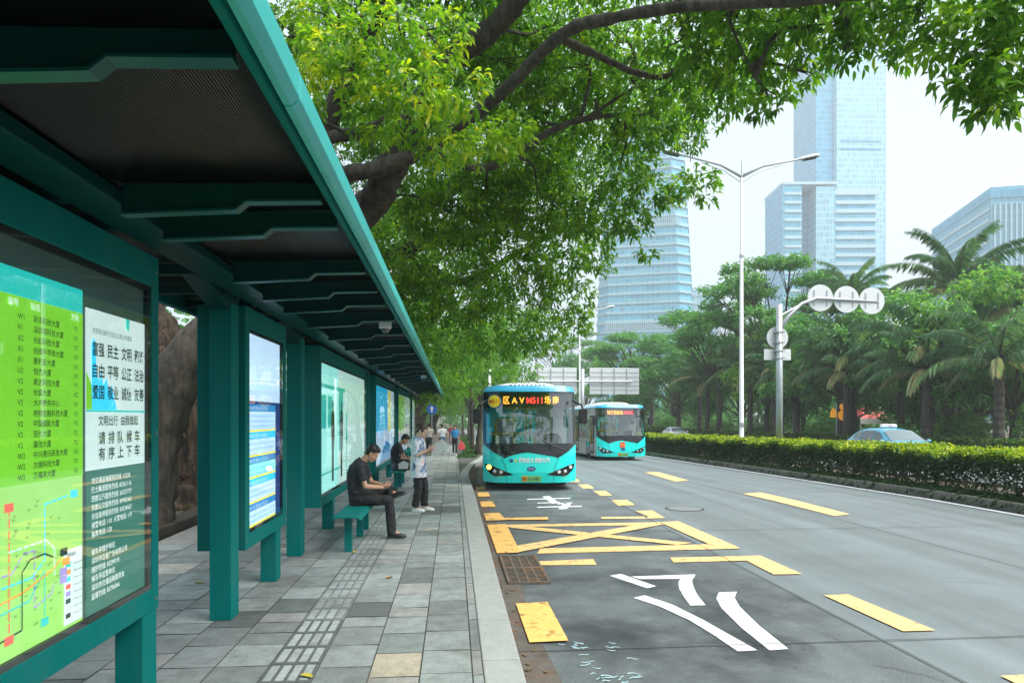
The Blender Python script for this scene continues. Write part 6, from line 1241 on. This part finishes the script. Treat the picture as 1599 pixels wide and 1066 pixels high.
# curved, tapering tower behind the sign boards
o = tower('pale glass tower with curved tapering side and many floor bands', (117.77,411.44,21.63)[0], (117.77,411.44,21.63)[1], R(-20)); H = 178; HW = lambda z: 29.5 - 9.0 * (max(0, z - 20) / H) ** 1.3
def plan(z, g=0):
    a = HW(z) + g; d = 19 + g; c = 7; return [(-a + c, -d), (a - c, -d), (a, -d + c), (a, d - c), (a - c, d), (-a + c, d), (-a, d - c), (-a, -d + c)]
zs = np.linspace(0, H, 24); MB().loft([[(px_, py_, z) for px_, py_ in plan(z)] for z in zs]).build('facade', M['g_band'], o)
bd = MB(); z = 6.0
while z < H:
    big = abs(z - 60) < 3 or abs(z - 120) < 3
    bd.loft([[(px_, py_, zz) for px_, py_ in plan(z, .55)] for zz in (z, z + (1.5 if not big else 1.9))]); z += 5.6
bd.build('floor_bands', M['band_soft'], o)
for zz in (58, 118):
    fn = MB(); 
    for k in np.arange(-22, 22, 1.1): fn.box(k, k + .45, -19.9, -19.2, zz, zz + 5)
    fn.build('louvre_floor', M['band_white'], o)
MB().loft([[(px_, py_, zz) for px_, py_ in plan(H, -2)] for zz in (H, H + 5)]).build('roof_crown', M['band_white'], o)
# tallest slab
o = tower('tallest blue glass slab tower rising behind the stepped office block', (296.47,496.46,26.32)[0], (296.47,496.46,26.32)[1], R(-3))
W2, D2, H2 = 22, 20, 285; MB().box(-W2 + 6, W2 - 2, -D2, D2, 0, H2).build('facade', M['g_pale'], o)
MB().box(-W2 - 8, -W2 + 5.4, -D2 + 3, D2, 0, H2 - 3).build('side_wing', M['g_blue'], o); MB().box(W2 - 2, W2 + .8, -D2 + 4, D2, 0, H2 - 6).build('corner_fin', M['g_blue'], o); MB().box(-W2 + 5.4, -W2 + 6, -D2 + 2, D2, 0, H2).build('corner_recess', M['band_white'], o)
fb = MB(); 
for zz in (202, 208): fb.box(-W2 + 9, W2 - 5, -D2 - .4, -D2 - .05, zz, zz + 1.3)
fb.build('plant_floor', M['g_blue'], o)
# stepped office block before it
o = tower('stepped office block with overhanging flat roof in front of the tallest tower', (231.90,411.68,22.10)[0], (231.90,411.68,22.10)[1], R(-6)); o.scale = (.88, .9, 1); Z = lambda py: (650 - py) / 1066 * 430 + 6.93
MB().box(-33, -20, -12, 22, 0, Z(297)).build('left_block', M['g_band'], o); MB().box(-33.3, -33.0, -12, 22, 0, Z(296)).build('side_wall', M['g_blue'], o); MB().box(-20, -10, 2, 22, 0, Z(300)).build('recess', M['g_blue'], o); MB().box(-10, 3, -12, 22, 0, Z(300)).build('stair_core', M['g_pale'], o); MB().box(3, 32, -10, 22, 0, Z(305)).build('main_block', M['g_band'], o)
MB().box(-33.5, 5, -12.6, 23, Z(297), Z(293)).build('roof_canopy', M['band_white'], o); pg_ = MB().box(3, 33, -11, -10.4, Z(312), Z(303)); 
for k in range(9): pg_.box(5 + 3.1*k, 5.6 + 3.1*k, -10.9, 20, Z(303), Z(302))
pg_.build('roof_frame', M['band_white'], o); bd = MB(); z = 8
while z < Z(312): bd.box(4, 32.4, -10.8, -10.05, z, z + 2.2); bd.box(-32, -20.2, -12.6, -12.05, z, z + 1.6); z += 5.4
bd.build('floor_bands', M['band_white'], o)
# right hand office block
o = tower('right hand office block with white vertical fins and sloping roofline', (259.08,308.97,17.41)[0], (259.08,308.97,17.41)[1], R(-18)); Z = lambda py: (650 - py) / 1066 * 330 + 6.93; H4 = Z(293)
MB().box(0, 55, 0, 75, 0, H4 - 5).build('facade', M['g_band'], o); MB().box(-.5, 56, -.5, 76, H4 - 5, H4).build('roof_crown', M['g_blue'], o)
fn = MB(); 
for k in np.arange(1, 55, 2.3): fn.box(k, k + .55, -.9, -.05, 0, H4 - 8)
fn.build('vertical_fins', M['band_white'], o); bd = MB(); z = 8
while z < H4 - 10: bd.box(-.7, -.05, 1, 74, z, z + 1.5); z += 5.2
bd.build('floor_bands', M['band_white'], o)
# low pale blocks in the haze
for i, (px, y_, hh, w_) in enumerate(((((199.94,544.90,28.20)), 0, 108, 14), (((24.23,479.69,24.44)), 0, 60, 12))):
    o = tower(('pale distant block between the curved tower and the rain trees', 'pale distant block at the end of the pavement')[i], px[0], px[1], R(-8)); MB().box(-w_, w_, -10, 10, 0, hh).build('facade', M['g_pale'], o); MB().box(-w_ - .4, w_ + .4, -10.4, 10.4, hh, hh + 2.5).build('parapet', M['band_white'], o)
    bd = MB(); 
    for z in np.arange(6, hh - 3, 7): bd.box(-w_ + .5, w_ - .5, -10.5, -10.05, z, z + 2)
    bd.build('floor_bands', M['band_white'], o)

# ============================================================ AIR
hz = MB().box(-420, 760, -60, 900, -7, 292).build('haze', None if False else M['dark']); tag(hz, kind='stuff')
m = bpy.data.materials.new('haze'); m.use_nodes = True; m.node_tree.nodes.clear(); ho = m.node_tree.nodes.new("ShaderNodeOutputMaterial"); pv = m.node_tree.nodes.new("ShaderNodeVolumePrincipled")
pv.inputs["Color"].default_value = (.95, .985, 1, 1); pv.inputs["Density"].default_value = .0007; pv.inputs["Anisotropy"].default_value = .2
m.node_tree.links.new(pv.outputs[0], ho.inputs["Volume"]); hz.data.materials.clear(); hz.data.materials.append(m)
